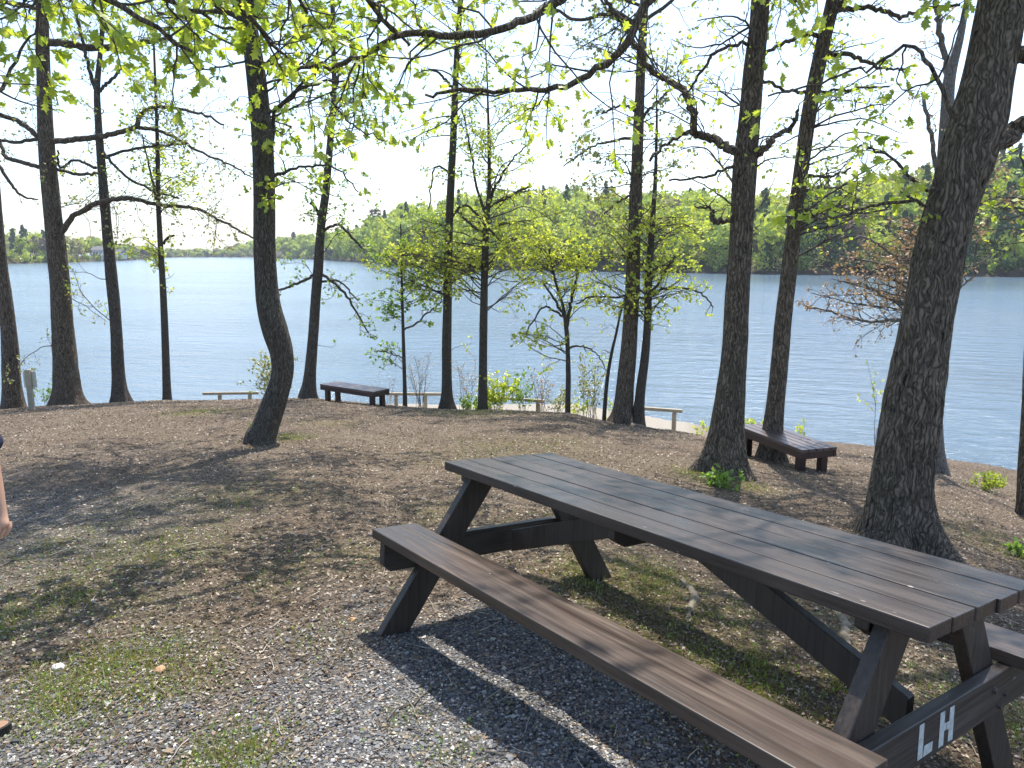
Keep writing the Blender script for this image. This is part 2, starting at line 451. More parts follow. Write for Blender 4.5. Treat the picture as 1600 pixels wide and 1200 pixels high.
TREES = {}
def tree(label, pts, D=None, limbs=(), sprays=(), bark=None, leaf=None, leaf_size=.08, tmpl=DIAMOND,
         height=13, crown=20, crown_len=(1.6, 3.4), twigs=(2.2, 5.0), n_leaf=3, sides=20, flare=.7, lobes=5, rough=.03,
         low_branches=0, cat="tree", kind="tree", side_dens=1.0, group="trees on the knoll above the lake", res=60,
         lean=(0, 0), droop=.35, leafdens_low=1.0, crown_leaf=None, flare_h=.28, step=.05, crown_y=40):
    base_px = pts[0]
    D = D or ground_depth(base_px[0], base_px[1])
    rows = px_path(pts, D)
    base = rows[0, :3].copy(); g = float(gz(base[0], base[1]))
    root = empty(kind, (base[0], base[1], g), label, cat, group)
    O = np.array([base[0], base[1], g])
    rows[0, 2] = g + .02 if rows[0, 2] < g + .15 or rows[0, 2] > g else rows[0, 2]
    under = rows[0].copy(); under[2] = g - .3
    rows = np.vstack([under, rows])
    # carry the trunk on above the picture
    top = rows[-1].copy(); d = unit(rows[-1, :3] - rows[-2, :3]); r0 = top[3]
    zt = g + height; nseg = 5
    if zt > top[2] + 1.0:
        Lh = (zt - top[2])
        for i in range(1, nseg + 1):
            f = i / nseg
            dd = unit(d * (1 - f * .5) + np.array([0, 0, .6 * f]) + np.array([lean[0], lean[1], 0]) * .3 + rng.normal(0, .05, 3))
            top = top.copy(); top[:3] = top[:3] + dd * Lh / nseg; top[3] = r0 * (1 - .88 * f); rows = np.vstack([rows, top])
    L = np.linalg.norm(np.diff(rows[:, :3], axis=0), axis=1).sum()
    sm = resample(rows, max(12, int(L / step)))
    sm[:, 3] = np.maximum(sm[:, 3], .006)
    V, Q = trunk_mesh(sm[:, :3], sm[:, 3], sides, flare, lobes, flare_h, rough, abs(int(base_px[0])) + 1, g)
    mesh_obj("trunk", V - O, Q, bark, root, True)
    # traced limbs
    par_P, par_R = [], []
    tw = Acc(); lf = Acc()
    for lm in limbs:
        lp = lm[0]; dd = lm[1] if len(lm) > 1 else 0.0
        rr = px_path(lp, D, .12, dd)
        s2 = resample(rr, max(10, len(lp) * 6)); s2[:, 3] = np.maximum(s2[:, 3], .003)
        s2[1:-1, :3] += rng.normal(0, .012, (len(s2) - 2, 3))
        v, q = tubes(s2[None, :, :3], s2[None, :, 3], 10 if s2[0, 3] > .02 else 6)
        mesh_obj("limb", v - O, q, bark, root, True)
        s3 = resample(s2, 16)
        par_P.append(s3[:, :3]); par_R.append(s3[:, 3])
    # sprays: boughs reaching from the trunk into a region
    zs = sm[:, 2]
    for (sx, sy, rx, ry, n, *rest) in sprays:
        ds = rest[0] if rest else 1.2
        for _ in range(n):
            a = rng.uniform(0, 6.28); q = math.sqrt(rng.random())
            tp = at(sx + rx * q * math.cos(a), sy + ry * q * math.sin(a), max(2.0, D + rng.uniform(-ds, ds)))
            hd = np.linalg.norm(tp[:2] - sm[np.argmin(abs(zs - tp[2])), :2])
            j = int(np.argmin(abs(zs - max(g + .5, tp[2] - hd * rng.uniform(-.15, .6)))))
            p0 = sm[j, :3]; r_ = min(sm[j, 3] * .35, .006 + hd * .0065)
            mid = (p0 + tp) / 2 + np.array([0, 0, rng.uniform(-.05, .18) * hd]) + rng.normal(0, .07 * hd + .02, 3)
            s3 = resample(np.array([[*p0, r_], [*mid, r_ * .65], [*tp, r_ * .3]]), 16)
            s3[2:, :3] += np.cumsum(rng.normal(0, .012 * max(hd, .4), (14, 3)), axis=0) * .6
            par_P.append(s3[:, :3]); par_R.append(np.maximum(s3[:, 3], .003))
    nlow = len(par_P)
    # crown limbs above
    zmin = at(base_px[0], crown_y, D)[2]
    for c in range(crown):
        z = rng.uniform(min(zmin, zt - 1.5), zt - .3) if zt > zmin else zt - .5
        j = int(np.argmin(abs(zs - z))); p0 = sm[j, :3]
        a = rng.uniform(0, 6.28); el = rng.uniform(.05, .8)
        d0 = np.array([[math.cos(a) * math.cos(el), math.sin(a) * math.cos(el), math.sin(el)]])
        Lc = rng.uniform(*crown_len) * (1.15 - .6 * (z - zmin) / max(1, zt - zmin))
        w = walk(p0[None], d0, np.array([max(.5, Lc)]), 16, .16, .01)[0]
        par_P.append(w); r_ = min(sm[j, 3] * .5, .008 + Lc * .010)
        par_R.append(r_ * np.linspace(1, .25, 16))
    # small side branches on the visible trunk
    for c in range(low_branches):
        j = rng.integers(int(len(sm) * .12), int(len(sm) * .75))
        a = rng.uniform(0, 6.28); el = rng.uniform(-.1, .6)
        d0 = np.array([[math.cos(a) * math.cos(el), math.sin(a) * math.cos(el) * .8, math.sin(el)]])
        Lc = rng.uniform(.6, 1.9)
        par_P.append(walk(sm[j, :3][None], d0, np.array([Lc]), 16, .2, .0)[0]); par_R.append(np.linspace(1, .25, 16) * min(sm[j, 3] * .3, .004 + Lc * .006))
    if not par_P: return root
    PP = np.array(par_P); PR = np.array(par_R)
    nt_ = sum(1 for _ in limbs)
    v, q = tubes(PP[nt_:], PR[nt_:], 6) if len(PP) > nt_ else (np.zeros((0, 3)), None)
    if len(v): tw.add(v, q)
    L1, R1 = children(PP, PR, twigs[0] * 2.4, (30, 75), .36, 8, .25, .03, .10, .8, .18, 1.3, .009)
    v, q = tubes(L1, np.maximum(R1, .0022), 5); tw.add(v, q)
    L2, R2 = children(L1, R1, twigs[1] * 2.0, (25, 70), .5, 5, .22, .02, .15, .8, .08, .55, .005)
    v, q = tubes(L2, np.maximum(R2, .0014 if D < 9 else .002), 3); tw.add(v, q)
    ends = np.concatenate([L2, L1[:, [1, 3, 5, 6, 7]]])
    v, q = leaves(ends, n_leaf, leaf_size, tmpl, droop)
    if len(v): lf.add(v, q)
    tw.build("branches", [TWIG], root, True, O)
    if lf.n: lf.build("crown", [leaf], root, False, O)
    return root

# ------------------------------------------------------------------ ground, water
def axis(lo, hi, step, out, fac=1.16):
    a = list(np.arange(lo, hi, step)); s = step
    while a[-1] < out: s *= fac; a.append(a[-1] + s)
    s = step; pre = []
    x = a[0]
    while x > -out if lo < 0 else x > -out: s *= fac; x -= s; pre.append(x)
    return np.array(pre[::-1] + a)

ax = axis(-13, 12, .085, 130); ay = axis(-1, 20, .085, 90)
XX, YY = np.meshgrid(ax, ay)
ZZ = gz(XX, YY)

def lin(px_, py_, D=None):
    p = on_ground(px_, py_); return p

GRASS_PATCH = [(170, 1060, .35, 1.0), (60, 960, .4, .6), (250, 860, .5, .5), (150, 900, .5, .45), (380, 780, .6, .3), (130, 1075, .28, 1.0), (90, 1050, .15, .8), (230, 1075, .12, .5), (320, 1060, .15, .6), (350, 1190, .2, .8), (640, 1130, .12, .3),
               (300, 870, .25, .35), (60, 860, .3, .4), (480, 880, .3, .3), (560, 870, .3, .3), (690, 800, .3, .3), (930, 905, .3, .8), (1000, 910, .35, 1.0),
               (1080, 960, .4, .6), (1130, 1050, .35, .9), (960, 960, .35, .5), (1180, 1090, .3, .7), (860, 820, .4, .3), (1250, 960, .4, .3),
               (310, 645, .5, .7), (455, 684, .25, .9), (800, 700, 1.0, .3), (1100, 745, .35, .9), (1170, 760, .3, .7), (740, 645, 1.0, .5), (200, 940, .3, .3),
               (1380, 940, .5, .4), (1590, 860, .5, .5), (1540, 1120, .3, .8), (1590, 1040, .3, .8), (1340, 1080, .2, .6), (520, 660, .5, .3), (880, 690, .6, .25),
               (500, 1000, .2, .3), (430, 905, .25, .35), (150, 820, .5, .25), (1560, 770, .5, .5), (700, 1190, .12, .4)]
_gp = np.array([[*on_ground(a, b)[:2], r, w] for a, b, r, w in GRASS_PATCH])

def gravel_mask(x, y):
    edge = 2.7 - .12 * x + .75 * np.exp(-((x + .1) / 1.0) ** 2) + (fbm(x * 1.1, y * 1.1, 3, 41) - .5) * 2.6
    m = np.clip((edge - y) / .9 + .5, 0, 1)
    left = np.clip((-x - 1.6) / 2.5, 0, 1) * np.clip((9 - y) / 4, 0, 1) * fbm(x * .7, y * .7, 3, 43) * 1.1
    right = np.clip((x - .55) / .5, 0, 1) * np.clip((y - 1.5) / .6, 0, 1)
    return np.clip(np.maximum(m, left) * (1 - right), 0, 1)

def grass_mask(x, y):
    g = np.zeros_like(x, dtype=float)
    for a, b, r, w in _gp:
        g = np.maximum(g, w * np.exp(-((x - a) ** 2 + ((y - b) * .8) ** 2) / (r * r)))
    return np.clip(g * (.4 + 1.3 * fbm(x * 5, y * 5, 3, 51)), 0, 1)

def sand_mask(x, y):
    d = drop(x, y)
    t = x / np.maximum(y, 2.5)
    return np.clip((d - (HW - .62)) / .25, 0, 1) * (y > 12) * np.clip((t + .19) / .04, 0, 1) * np.clip((.29 - t) / .05, 0, 1)

m, nt, out = new_mat("ground_litter")
p = N(nt, "ShaderNodeBsdfPrincipled"); p.inputs["Roughness"].default_value = .95; p.inputs["Specular IOR Level"].default_value = .15
co = coords(nt)
n1 = N(nt, "ShaderNodeTexNoise"); n1.inputs["Scale"].default_value = 1.3; n1.inputs["Detail"].default_value = 8; nt.links.new(co, n1.inputs["Vector"])
n2 = N(nt, "ShaderNodeTexNoise"); n2.inputs["Scale"].default_value = 38; n2.inputs["Detail"].default_value = 6; n2.inputs["Roughness"].default_value = .75; nt.links.new(co, n2.inputs["Vector"])
v1 = N(nt, "ShaderNodeTexVoronoi"); v1.inputs["Scale"].default_value = 42; nt.links.new(co, v1.inputs["Vector"])
v2 = N(nt, "ShaderNodeTexVoronoi"); v2.inputs["Scale"].default_value = 75; nt.links.new(co, v2.inputs["Vector"])
soil = ramp(nt, n1.outputs[0], [(.3, (.085, .062, .044)), (.5, (.132, .102, .074)), (.7, (.172, .137, .102))])
chip = ramp(nt, v1.outputs["Color"], [(.15, (.045, .032, .024)), (.45, (.115, .082, .057)), (.7, (.165, .13, .095)), (.92, (.29, .25, .20))])
lit = mixc(nt, n2.outputs[0], soil.outputs[0], chip.outputs[0])
grav = ramp(nt, v2.outputs["Color"], [(.1, (.045, .047, .052)), (.5, (.105, .106, .110)), (.75, (.18, .178, .175)), (.95, (.34, .33, .31))])
ga = N(nt, "ShaderNodeAttribute"); ga.attribute_name = "gravel"
gr = N(nt, "ShaderNodeAttribute"); gr.attribute_name = "grass"
sa = N(nt, "ShaderNodeAttribute"); sa.attribute_name = "sand"
mossc = ramp(nt, n1.outputs[0], [(.4, (.06, .08, .025)), (.6, (.16, .135, .035))])
gm = math_n(nt, 'MULTIPLY_ADD', n2.outputs[0], .6); nt.links.new(ga.outputs["Fac"], gm.node.inputs[2])
gm = math_n(nt, 'SUBTRACT', gm, .3, True)
c1 = mixc(nt, gm, lit, grav.outputs[0])
c2 = mixc(nt, math_n(nt, 'MULTIPLY', gr.outputs["Fac"], .55), c1, mossc.outputs[0])
sandc = ramp(nt, n2.outputs[0], [(.3, (.26, .23, .19)), (.7, (.36, .33, .28))])
c3 = mixc(nt, sa.outputs["Fac"], c2, sandc.outputs[0])
nt.links.new(c3, p.inputs["Base Color"])
b = N(nt, "ShaderNodeBump"); b.inputs["Strength"].default_value = .9; b.inputs["Distance"].default_value = .02
hs = math_n(nt, 'ADD', v1.outputs["Distance"], n2.outputs[0]); nt.links.new(hs, b.inputs["Height"]); nt.links.new(b.outputs[0], p.inputs["Normal"])
nt.links.new(p.outputs[0], out.inputs[0])
M_GROUND = m
ny, nx = XX.shape
idx = np.arange(nx * ny).reshape(ny, nx)
Q = np.stack([idx[:-1, :-1], idx[:-1, 1:], idx[1:, 1:], idx[1:, :-1]], -1).reshape(-1, 4)
ground = mesh_obj("ground", np.stack([XX, YY, ZZ], -1).reshape(-1, 3), Q, M_GROUND, None, True, None,
                  dict(gravel=gravel_mask(XX, YY).ravel(), grass=grass_mask(XX, YY).ravel(), sand=sand_mask(XX, YY).ravel()))
tag(ground, kind="structure")

m, nt, out = new_mat("lake_water")
p = N(nt, "ShaderNodeBsdfPrincipled"); p.inputs["Base Color"].default_value = (.115, .17, .225, 1); p.inputs["Roughness"].default_value = .14
p.inputs["IOR"].default_value = 1.33
co = coords(nt, (1, 1, 1), rot=(0, 0, .25))
mp = N(nt, "ShaderNodeMapping"); mp.inputs["Scale"].default_value = (1.0, 2.6, 1); nt.links.new(co, mp.inputs[0])
w1 = N(nt, "ShaderNodeTexNoise"); w1.inputs["Scale"].default_value = 2.3; w1.inputs["Detail"].default_value = 5; w1.inputs["Roughness"].default_value = .62; w1.inputs["Distortion"].default_value = .4; nt.links.new(mp.outputs[0], w1.inputs["Vector"])
w2 = N(nt, "ShaderNodeTexNoise"); w2.inputs["Scale"].default_value = .55; w2.inputs["Detail"].default_value = 3; nt.links.new(mp.outputs[0], w2.inputs["Vector"])
b1 = N(nt, "ShaderNodeBump"); b2 = N(nt, "ShaderNodeBump"); b1.inputs["Distance"].default_value = .12
nt.links.new(w1.outputs[0], b1.inputs["Height"])
sx = N(nt, "ShaderNodeSeparateXYZ"); tcw = N(nt, "ShaderNodeTexCoord"); nt.links.new(tcw.outputs["Object"], sx.inputs[0])
mrx = N(nt, "ShaderNodeMapRange"); mrx.inputs[1].default_value = 8; mrx.inputs[2].default_value = 45; nt.links.new(sx.outputs[0], mrx.inputs[0])
mry = N(nt, "ShaderNodeMapRange"); mry.inputs[1].default_value = 45; mry.inputs[2].default_value = 105; nt.links.new(sx.outputs[1], mry.inputs[0])
calm = math_n(nt, 'MULTIPLY', mrx.outputs[0], mry.outputs[0])
wst = N(nt, "ShaderNodeTexNoise"); wst.inputs["Scale"].default_value = .035; wst.inputs["Detail"].default_value = 4; nt.links.new(mp.outputs[0], wst.inputs["Vector"])
wsr = ramp(nt, wst.outputs[0], [(.38, (.55, .55, .55)), (.62, (1, 1, 1))])
cs = math_n(nt, 'MULTIPLY', math_n(nt, 'SUBTRACT', 1.0, math_n(nt, 'MULTIPLY', calm, .82)), wsr.outputs[0])
nt.links.new(cs, b1.inputs["Strength"]); nt.links.new(math_n(nt, 'MULTIPLY', cs, .8), b2.inputs["Strength"])
b2.inputs["Distance"].default_value = .42
nt.links.new(w2.outputs[0], b2.inputs["Height"]); nt.links.new(b1.outputs[0], b2.inputs["Normal"])
nt.links.new(b2.outputs[0], p.inputs["Normal"])
nt.links.new(p.outputs[0], out.inputs[0])
M_WATER = m
water = mesh_obj("lake_water", [[-1600, 8, -HW], [1600, 8, -HW], [1600, 1500, -HW], [-1600, 1500, -HW]], [[0, 1, 2, 3]], M_WATER)
tag(water, kind="structure")

# ------------------------------------------------------------------ far shores and their woods
SKY = [(-900, 320), (-300, 345), (0, 356), (60, 364), (150, 373), (200, 385), (250, 391), (350, 389.5), (380, 380), (430, 373), (500, 366), (560, 358), (590, 340), (640, 318),
       (700, 308), (760, 301), (850, 295), (950, 298), (1200, 302), (1300, 284), (1400, 264), (1500, 248), (1600, 230), (1900, 180), (2500, 170)]
def skyz(px, D):
    y = np.interp(px, [a for a, _ in SKY], [b for _, b in SKY]); r = ray(px, y); return r[2] / r[1] * D
SHORES = {
    "right": [(420, 403.2), (500, 405.5), (560, 410), (620, 416), (700, 419.5), (800, 422), (950, 424.5), (1100, 427), (1300, 430), (1600, 433), (1900, 437), (2500, 446)],
    "left": [(-900, 428), (-300, 417), (0, 412.5), (100, 410.5), (170, 408), (235, 405.2)],
    "distant": [(190, 403.5), (230, 402.6), (300, 402), (400, 402), (470, 402.5)]}
RIDGE = {"right": 75, "left": 55, "distant": 90}
def shore_pt(px, sh):
    y = float(np.interp(px, [a for a, _ in sh], [b for _, b in sh])); r = ray(px, y); D = HW * r[1] / -r[2]
    return r[0] / r[1], D

def hill_z(px, sh, key, e):
    t, D = shore_pt(px, sh); Rg = RIDGE[key]
    zr = max(skyz(px, D + Rg) - 11.0, -HW + 1.2)
    f = min(max(e / Rg, 0), 1); f = f ** .85
    return -HW + .5 * min(1, e / 2.0) + (zr + HW - .5) * f

M_HILL = simple_mat("woodland_floor", (.05, .045, .03), .95, .1, (.09, .08, .05), 0, .6)
M_BANK = simple_mat("shore_bank", (.03, .028, .022), .95, .1, (.075, .065, .05), 0, .5)
for key, sh in SHORES.items():
    pxs = np.arange(sh[0][0], sh[-1][0] + 1, 12.0)
    es = [-3, 0, 1.2, 6, 15, 30, 50, RIDGE[key], RIDGE[key] + 60, RIDGE[key] + 300]
    V = []
    for p_ in pxs:
        t, D = shore_pt(p_, sh)
        for e in es:
            z = hill_z(p_, sh, key, e) if e >= 0 else -HW - .8
            if e == 0: z = -HW + .02
            V.append([t * (D + e), D + e, z])
    ne = len(es); idx = np.arange(len(V)).reshape(-1, ne)
    Q = np.stack([idx[:-1, :-1], idx[1:, :-1], idx[1:, 1:], idx[:-1, 1:]], -1)
    mi = np.zeros(Q.shape[:2], int); mi[:, :2] = 1
    o = mesh_obj("far_shore", V, Q.reshape(-1, 4), [M_HILL, M_BANK], None, True, mi.ravel()); tag(o, kind="structure")

def wood_mat(name, a, b, c, tr=.35): return leaf_mat(name, [a, b, c], tr, .02)
WM = [wood_mat("wood_bright", (.37, .44, .08), (.43, .48, .11), (.30, .38, .07)),
      wood_mat("wood_mid", (.25, .34, .08), (.31, .39, .09), (.20, .28, .07)),
      wood_mat("wood_olive", (.27, .27, .13), (.33, .31, .16), (.22, .22, .10)),
      wood_mat("wood_dark", (.05, .10, .05), (.07, .12, .055), (.035, .07, .04), .15),
      wood_mat("wood_bare", (.16, .12, .09), (.22, .17, .12), (.12, .10, .075), .1),
      simple_mat("wood_trunk", (.06, .05, .042), .9, .1)]

def crown_quads(c, h, kind, n, qs):
    """leafy clumps of one far tree: c base point, h height"""
    if kind == 3:
        f = rng.random(n) ** .75
        z = h * (.08 + .92 * f); rad = .24 * h * (1 - f) ** .8 * (.55 + .45 * rng.random(n)) + .1
        a = rng.random(n) * 6.283
        tier = .75 + .25 * np.cos(f * 40)
        pos = np.stack([np.cos(a) * rad * tier, np.sin(a) * rad * tier, z], 1)
        out_ = np.stack([np.cos(a), np.sin(a), -.25 + 0 * a], 1)
    else:
        nb = 9
        bc = rng.normal(0, 1, (nb, 3)) * np.array([.15, .15, .15]) * h; bc[:, 2] += h * .60
        br = h * rng.uniform(.12, .23, nb)
        k = rng.integers(0, nb, n)
        d = unit(rng.normal(0, 1, (n, 3)))
        pos = bc[k] + d * (br[k] * rng.uniform(.6, 1.05, n) ** .5)[:, None]
        pos[:, 2] = np.clip(pos[:, 2], .04 * h, h)
        out_ = d
    nrm = unit(out_ + rng.normal(0, .55, out_.shape))
    s = unit(np.cross(nrm, rng.normal(0, 1, nrm.shape))); u = np.cross(nrm, s)
    q = qs * rng.uniform(.45, 1.25, n)[:, None]
    if kind == 3: q = q * .8
    P = pos + c
    jit = rng.uniform(.6, 1.3, (n, 4, 1))
    V = np.stack([P - s * q * jit[:, 0], P - u * q * .8 * jit[:, 1], P + s * q * jit[:, 2], P + u * q * .8 * jit[:, 3]], 1)
    return V.reshape(-1, 3), np.arange(n * 4).reshape(n, 4)

def forest(key, ntree, nq, qs, label, pxr):
    sh = SHORES[key]; acc = Acc()
    for i in range(ntree):
        p_ = rng.uniform(*pxr); t, D = shore_pt(p_, sh); e = 3 + (RIDGE[key] + 12) * (rng.random() ** 1.0)
        x = t * (D + e); y = D + e; z = hill_z(p_, sh, key, e)
        h = rng.uniform(9.5, 15.5)
        h = min(h, max(4.0, skyz(p_, y) - z + rng.normal(.0, .8)))
        nn = vnoise(np.array(x / 28), np.array(y / 28), 3)
        r = rng.random()
        if key == "right":
            pb = float(np.interp(p_, [600, 900, 1200, 1350, 1600], [.55, .55, .30, .14, .08])); pd = float(np.interp(p_, [450, 800, 1150, 1300, 1600], [.16, .12, .25, .45, .5]))
        else: pb, pd = .22, .10
        pd *= (.35 if e > 45 else 1)
        kd = 0 if r < pb else 3 if r < pb + pd else 1 if r < pb + pd + .28 else 2 if r < .93 else 4
        v, q = crown_quads(np.array([x, y, z]), h * (1.12 if kd == 3 else 1), kd, nq, qs * D / 150 if key != "right" else qs * max(1, D / 190))
        acc.add(v, q, kd)
        v, q = tubes(np.array([[[x, y, z - .5], [x, y, z + h * .5], [x, y, z + h * .85]]]), np.array([[.22, .15, .05]]), 4); acc.add(v, q, 5)
    for i in range(int((pxr[1] - pxr[0]) / 5)):
        p_ = rng.uniform(*pxr); t, D = shore_pt(p_, sh); e = rng.uniform(.0, 7); z = hill_z(p_, sh, key, e); kd = int(rng.choice([0, 1, 1, 2, 3]))
        v, q = crown_quads(np.array([t * (D + e), D + e, z - 1.0]), rng.uniform(3.0, 6.0), 1 if kd == 3 else kd, 90, .30 * max(1, D / 170)); acc.add(v, q, kd)
    o = acc.build("forest", WM, None, False)
    return tag(o, label, "forest", None, "stuff")
forest("right", 760, 300, .62, "spring green wooded hillside rising behind the right far shore of the lake", (440, 2000))
forest("left", 230, 260, .42, "pale green woods along the left far shore behind the small houses", (-500, 232))
forest("distant", 150, 120, .40, "low hazy wooded ridge at the distant end of the lake", (195, 465))

# front row along the right far shore: single trees one can make out
kinds = {0: ("broadleaf_tree", "bright yellow green tree at the waterline of the right far shore", "bright green trees on the far waterline"),
         1: ("broadleaf_tree", "mid green round tree at the waterline of the right far shore", "mid green trees on the far waterline"),
         3: ("evergreen_tree", "dark evergreen with low boughs at the waterline of the right far shore", "dark evergreens on the far waterline")}
for i, p_ in enumerate(np.arange(470, 1680, 36)):
    p_ = p_ + rng.uniform(-10, 10); sh = SHORES["right"]; t, D = shore_pt(p_, sh); e = rng.uniform(2, 4.5)
    x = t * (D + e); y = D + e; z = hill_z(p_, sh, "right", e)
    k = 3 if (500 < p_ < 600 and i % 2) or p_ > 1180 and i % 3 != 1 else (0 if i % 2 else 1)
    h = rng.uniform(7, 11) if k == 3 else rng.uniform(6.5, 10)
    nm, lb, gp = kinds[k]
    r = empty(nm, (x, y, z), lb, "tree", gp)
    v, q = crown_quads(np.zeros(3), h, k, 520, .42 * max(1, D / 190)); v[:, 2] = np.where(k == 3, v[:, 2], v[:, 2] * 1.0 - .06 * h)
    mesh_obj("crown", v, q, WM[k], r)
    v, q = tubes(np.array([[[0, 0, -.4], [.1, 0, h * .5], [0, 0, h * .8]]]), np.array([[.2, .14, .04]]), 6)
    mesh_obj("trunk", v, q, WM[5], r, True)

# houses on the left far shore
M_SIDING = simple_mat("house_siding", (.42, .43, .46), .8); M_TRIM = simple_mat("house_trim", (.8, .8, .8), .6); M_ROOF = simple_mat("house_roof", (.12, .12, .13), .9)
M_GLASS = simple_mat("house_glass", (.03, .04, .05), .1); M_DECKH = simple_mat("house_deck", (.22, .18, .15), .8)
def house(px_, sh, e, w, d, h, label, rz):
    t, D = shore_pt(px_, sh); x = t * (D + e); y = D + e; z = -HW + .9
    r = empty("lake_house", (x, y, z), label, "house", None, rz)
    bm = bmesh.new(); bm_box(bm, (0, 0, h / 2), (w, d, h)); bm_obj("wall", bm, M_SIDING, r)
    bm = bmesh.new(); rv = [bm.verts.new(c) for c in ((-w / 2 - .4, -d / 2 - .5, h), (w / 2 + .4, -d / 2 - .5, h), (w / 2 + .4, d / 2 + .5, h), (-w / 2 - .4, d / 2 + .5, h), (-w / 2 - .4, 0, h + 1.8), (w / 2 + .4, 0, h + 1.8))]
    for f in ((0, 1, 5, 4), (2, 3, 4, 5), (0, 4, 3), (1, 2, 5), (0, 3, 2, 1)): bm.faces.new([rv[i] for i in f])
    bm_obj("roof", bm, M_ROOF, r)
    for fl in range(2):
        for k in range(3):
            cx = (k - 1) * w * .3; cz = h * (.27 + .47 * fl)
            bm = bmesh.new(); bm_box(bm, (cx, -d / 2 - .03, cz), (w * .22, .12, h * .28)); wf = bm_obj("window", bm, M_TRIM, r)
            bm = bmesh.new(); bm_box(bm, (cx - w * .05, -d / 2 - .11, cz), (w * .075, .06, h * .22)); bm_box(bm, (cx + w * .05, -d / 2 - .11, cz), (w * .075, .06, h * .22)); bm_obj("pane", bm, M_GLASS, wf)
    bm = bmesh.new(); bm_box(bm, (0, -d / 2 - 1.3, h * .5), (w * 1.05, 2.3, .2)); bm_box(bm, (0, -d / 2 - 2.4, h * .5 + .9), (w * 1.05, .1, .12))
    for k in range(5): bm_box(bm, ((k - 2) * w * .25, -d / 2 - 2.4, h * .5 - 1.2), (.2, .2, h * .5 + 2.2))
    bm_obj("deck", bm, M_TRIM, r)
    return r
house(158, SHORES["left"], 3, 5.5, 6, 4.6, "taller grey house with white deck on the left far shore", .1)
house(187, SHORES["left"], 2.5, 4.6, 6, 3.2, "lower grey house with white deck rail at the tip of the left far shore", -.1)
t, D = shore_pt(184, SHORES["left"])
# ------------------------------------------------------------------ picnic table
def paint_mat(name, base, worn, grain_axis=0, rough=.42, wear=.5):
    m, nt, out = new_mat(name)
    p = N(nt, "ShaderNodeBsdfPrincipled"); p.inputs["Specular IOR Level"].default_value = .5
    tc = N(nt, "ShaderNodeTexCoord")
    sc = [26, 26, 26]; sc[grain_axis] = 2.2
    mp = N(nt, "ShaderNodeMapping"); mp.inputs["Scale"].default_value = sc; nt.links.new(tc.outputs["Object"], mp.inputs[0])
    n = N(nt, "ShaderNodeTexNoise"); n.inputs["Scale"].default_value = 1; n.inputs["Detail"].default_value = 7; n.inputs["Distortion"].default_value = .6; nt.links.new(mp.outputs[0], n.inputs["Vector"])
    sc2 = [90, 90, 90]; sc2[grain_axis] = 3
    mp2 = N(nt, "ShaderNodeMapping"); mp2.inputs["Scale"].default_value = sc2; nt.links.new(tc.outputs["Object"], mp2.inputs[0])
    n2 = N(nt, "ShaderNodeTexNoise"); n2.inputs["Scale"].default_value = 1; n2.inputs["Detail"].default_value = 4; nt.links.new(mp2.outputs[0], n2.inputs["Vector"])
    big = N(nt, "ShaderNodeTexNoise"); big.inputs["Scale"].default_value = 2.2; big.inputs["Detail"].default_value = 5; nt.links.new(tc.outputs["Object"], big.inputs["Vector"])
    s = math_n(nt, 'MULTIPLY', n.outputs[0], big.outputs[0])
    wr = ramp(nt, s, [(.18, base), (.34, tuple(a * (1 - wear) + b * wear for a, b in zip(base, worn))), (.46, worn)])
    spk = N(nt, "ShaderNodeTexNoise"); spk.inputs["Scale"].default_value = 38; spk.inputs["Detail"].default_value = 3
    mp3 = N(nt, "ShaderNodeMapping"); s3 = [1, 1, 1]; s3[grain_axis] = .35; mp3.inputs["Scale"].default_value = s3; nt.links.new(tc.outputs["Object"], mp3.inputs[0]); nt.links.new(mp3.outputs[0], spk.inputs["Vector"])
    sp = ramp(nt, spk.outputs[0], [(.735, (0, 0, 0)), (.77, (.8, .8, .8))])
    fine = ramp(nt, n2.outputs[0], [(.34, (.45, .45, .45)), (.5, (1, 1, 1)), (.7, (1.25, 1.25, 1.25))])
    wr2 = mixc(nt, .8, wr.outputs[0], fine.outputs[0], 'MULTIPLY')
    cc = mixc(nt, sp.outputs[0], wr2, (.42, .38, .36))
    nt.links.new(cc, p.inputs["Base Color"])
    rr = ramp(nt, n.outputs[0], [(.3, (rough - .08,) * 3), (.7, (rough + .14,) * 3)]); nt.links.new(rr.outputs[0], p.inputs["Roughness"])
    b = N(nt, "ShaderNodeBump"); b.inputs["Strength"].default_value = .35; b.inputs["Distance"].default_value = .004
    nt.links.new(n2.outputs[0], b.inputs["Height"]); nt.links.new(b.outputs[0], p.inputs["Normal"])
    nt.links.new(p.outputs[0], out.inputs[0]); return m
P_TOP = paint_mat("brown_paint_top", (.036, .026, .022), (.072, .052, .042), 0, .34)
P_SEAT = paint_mat("brown_paint_seat", (.042, .029, .023), (.095, .066, .048), 0, .38, .5)
P_LEG = paint_mat("brown_paint_frame", (.032, .023, .018), (.064, .046, .035), 2, .5)
P_BEAM = paint_mat("brown_paint_beam", (.036, .028, .024), (.064, .05, .04), 1, .5)
M_LETTER = simple_mat("stencil_white", (.58, .61, .59), .75, .3, (.34, .35, .34), .15, 45)
M_BOLT = simple_mat("bolt_steel", (.05, .04, .035), .5)

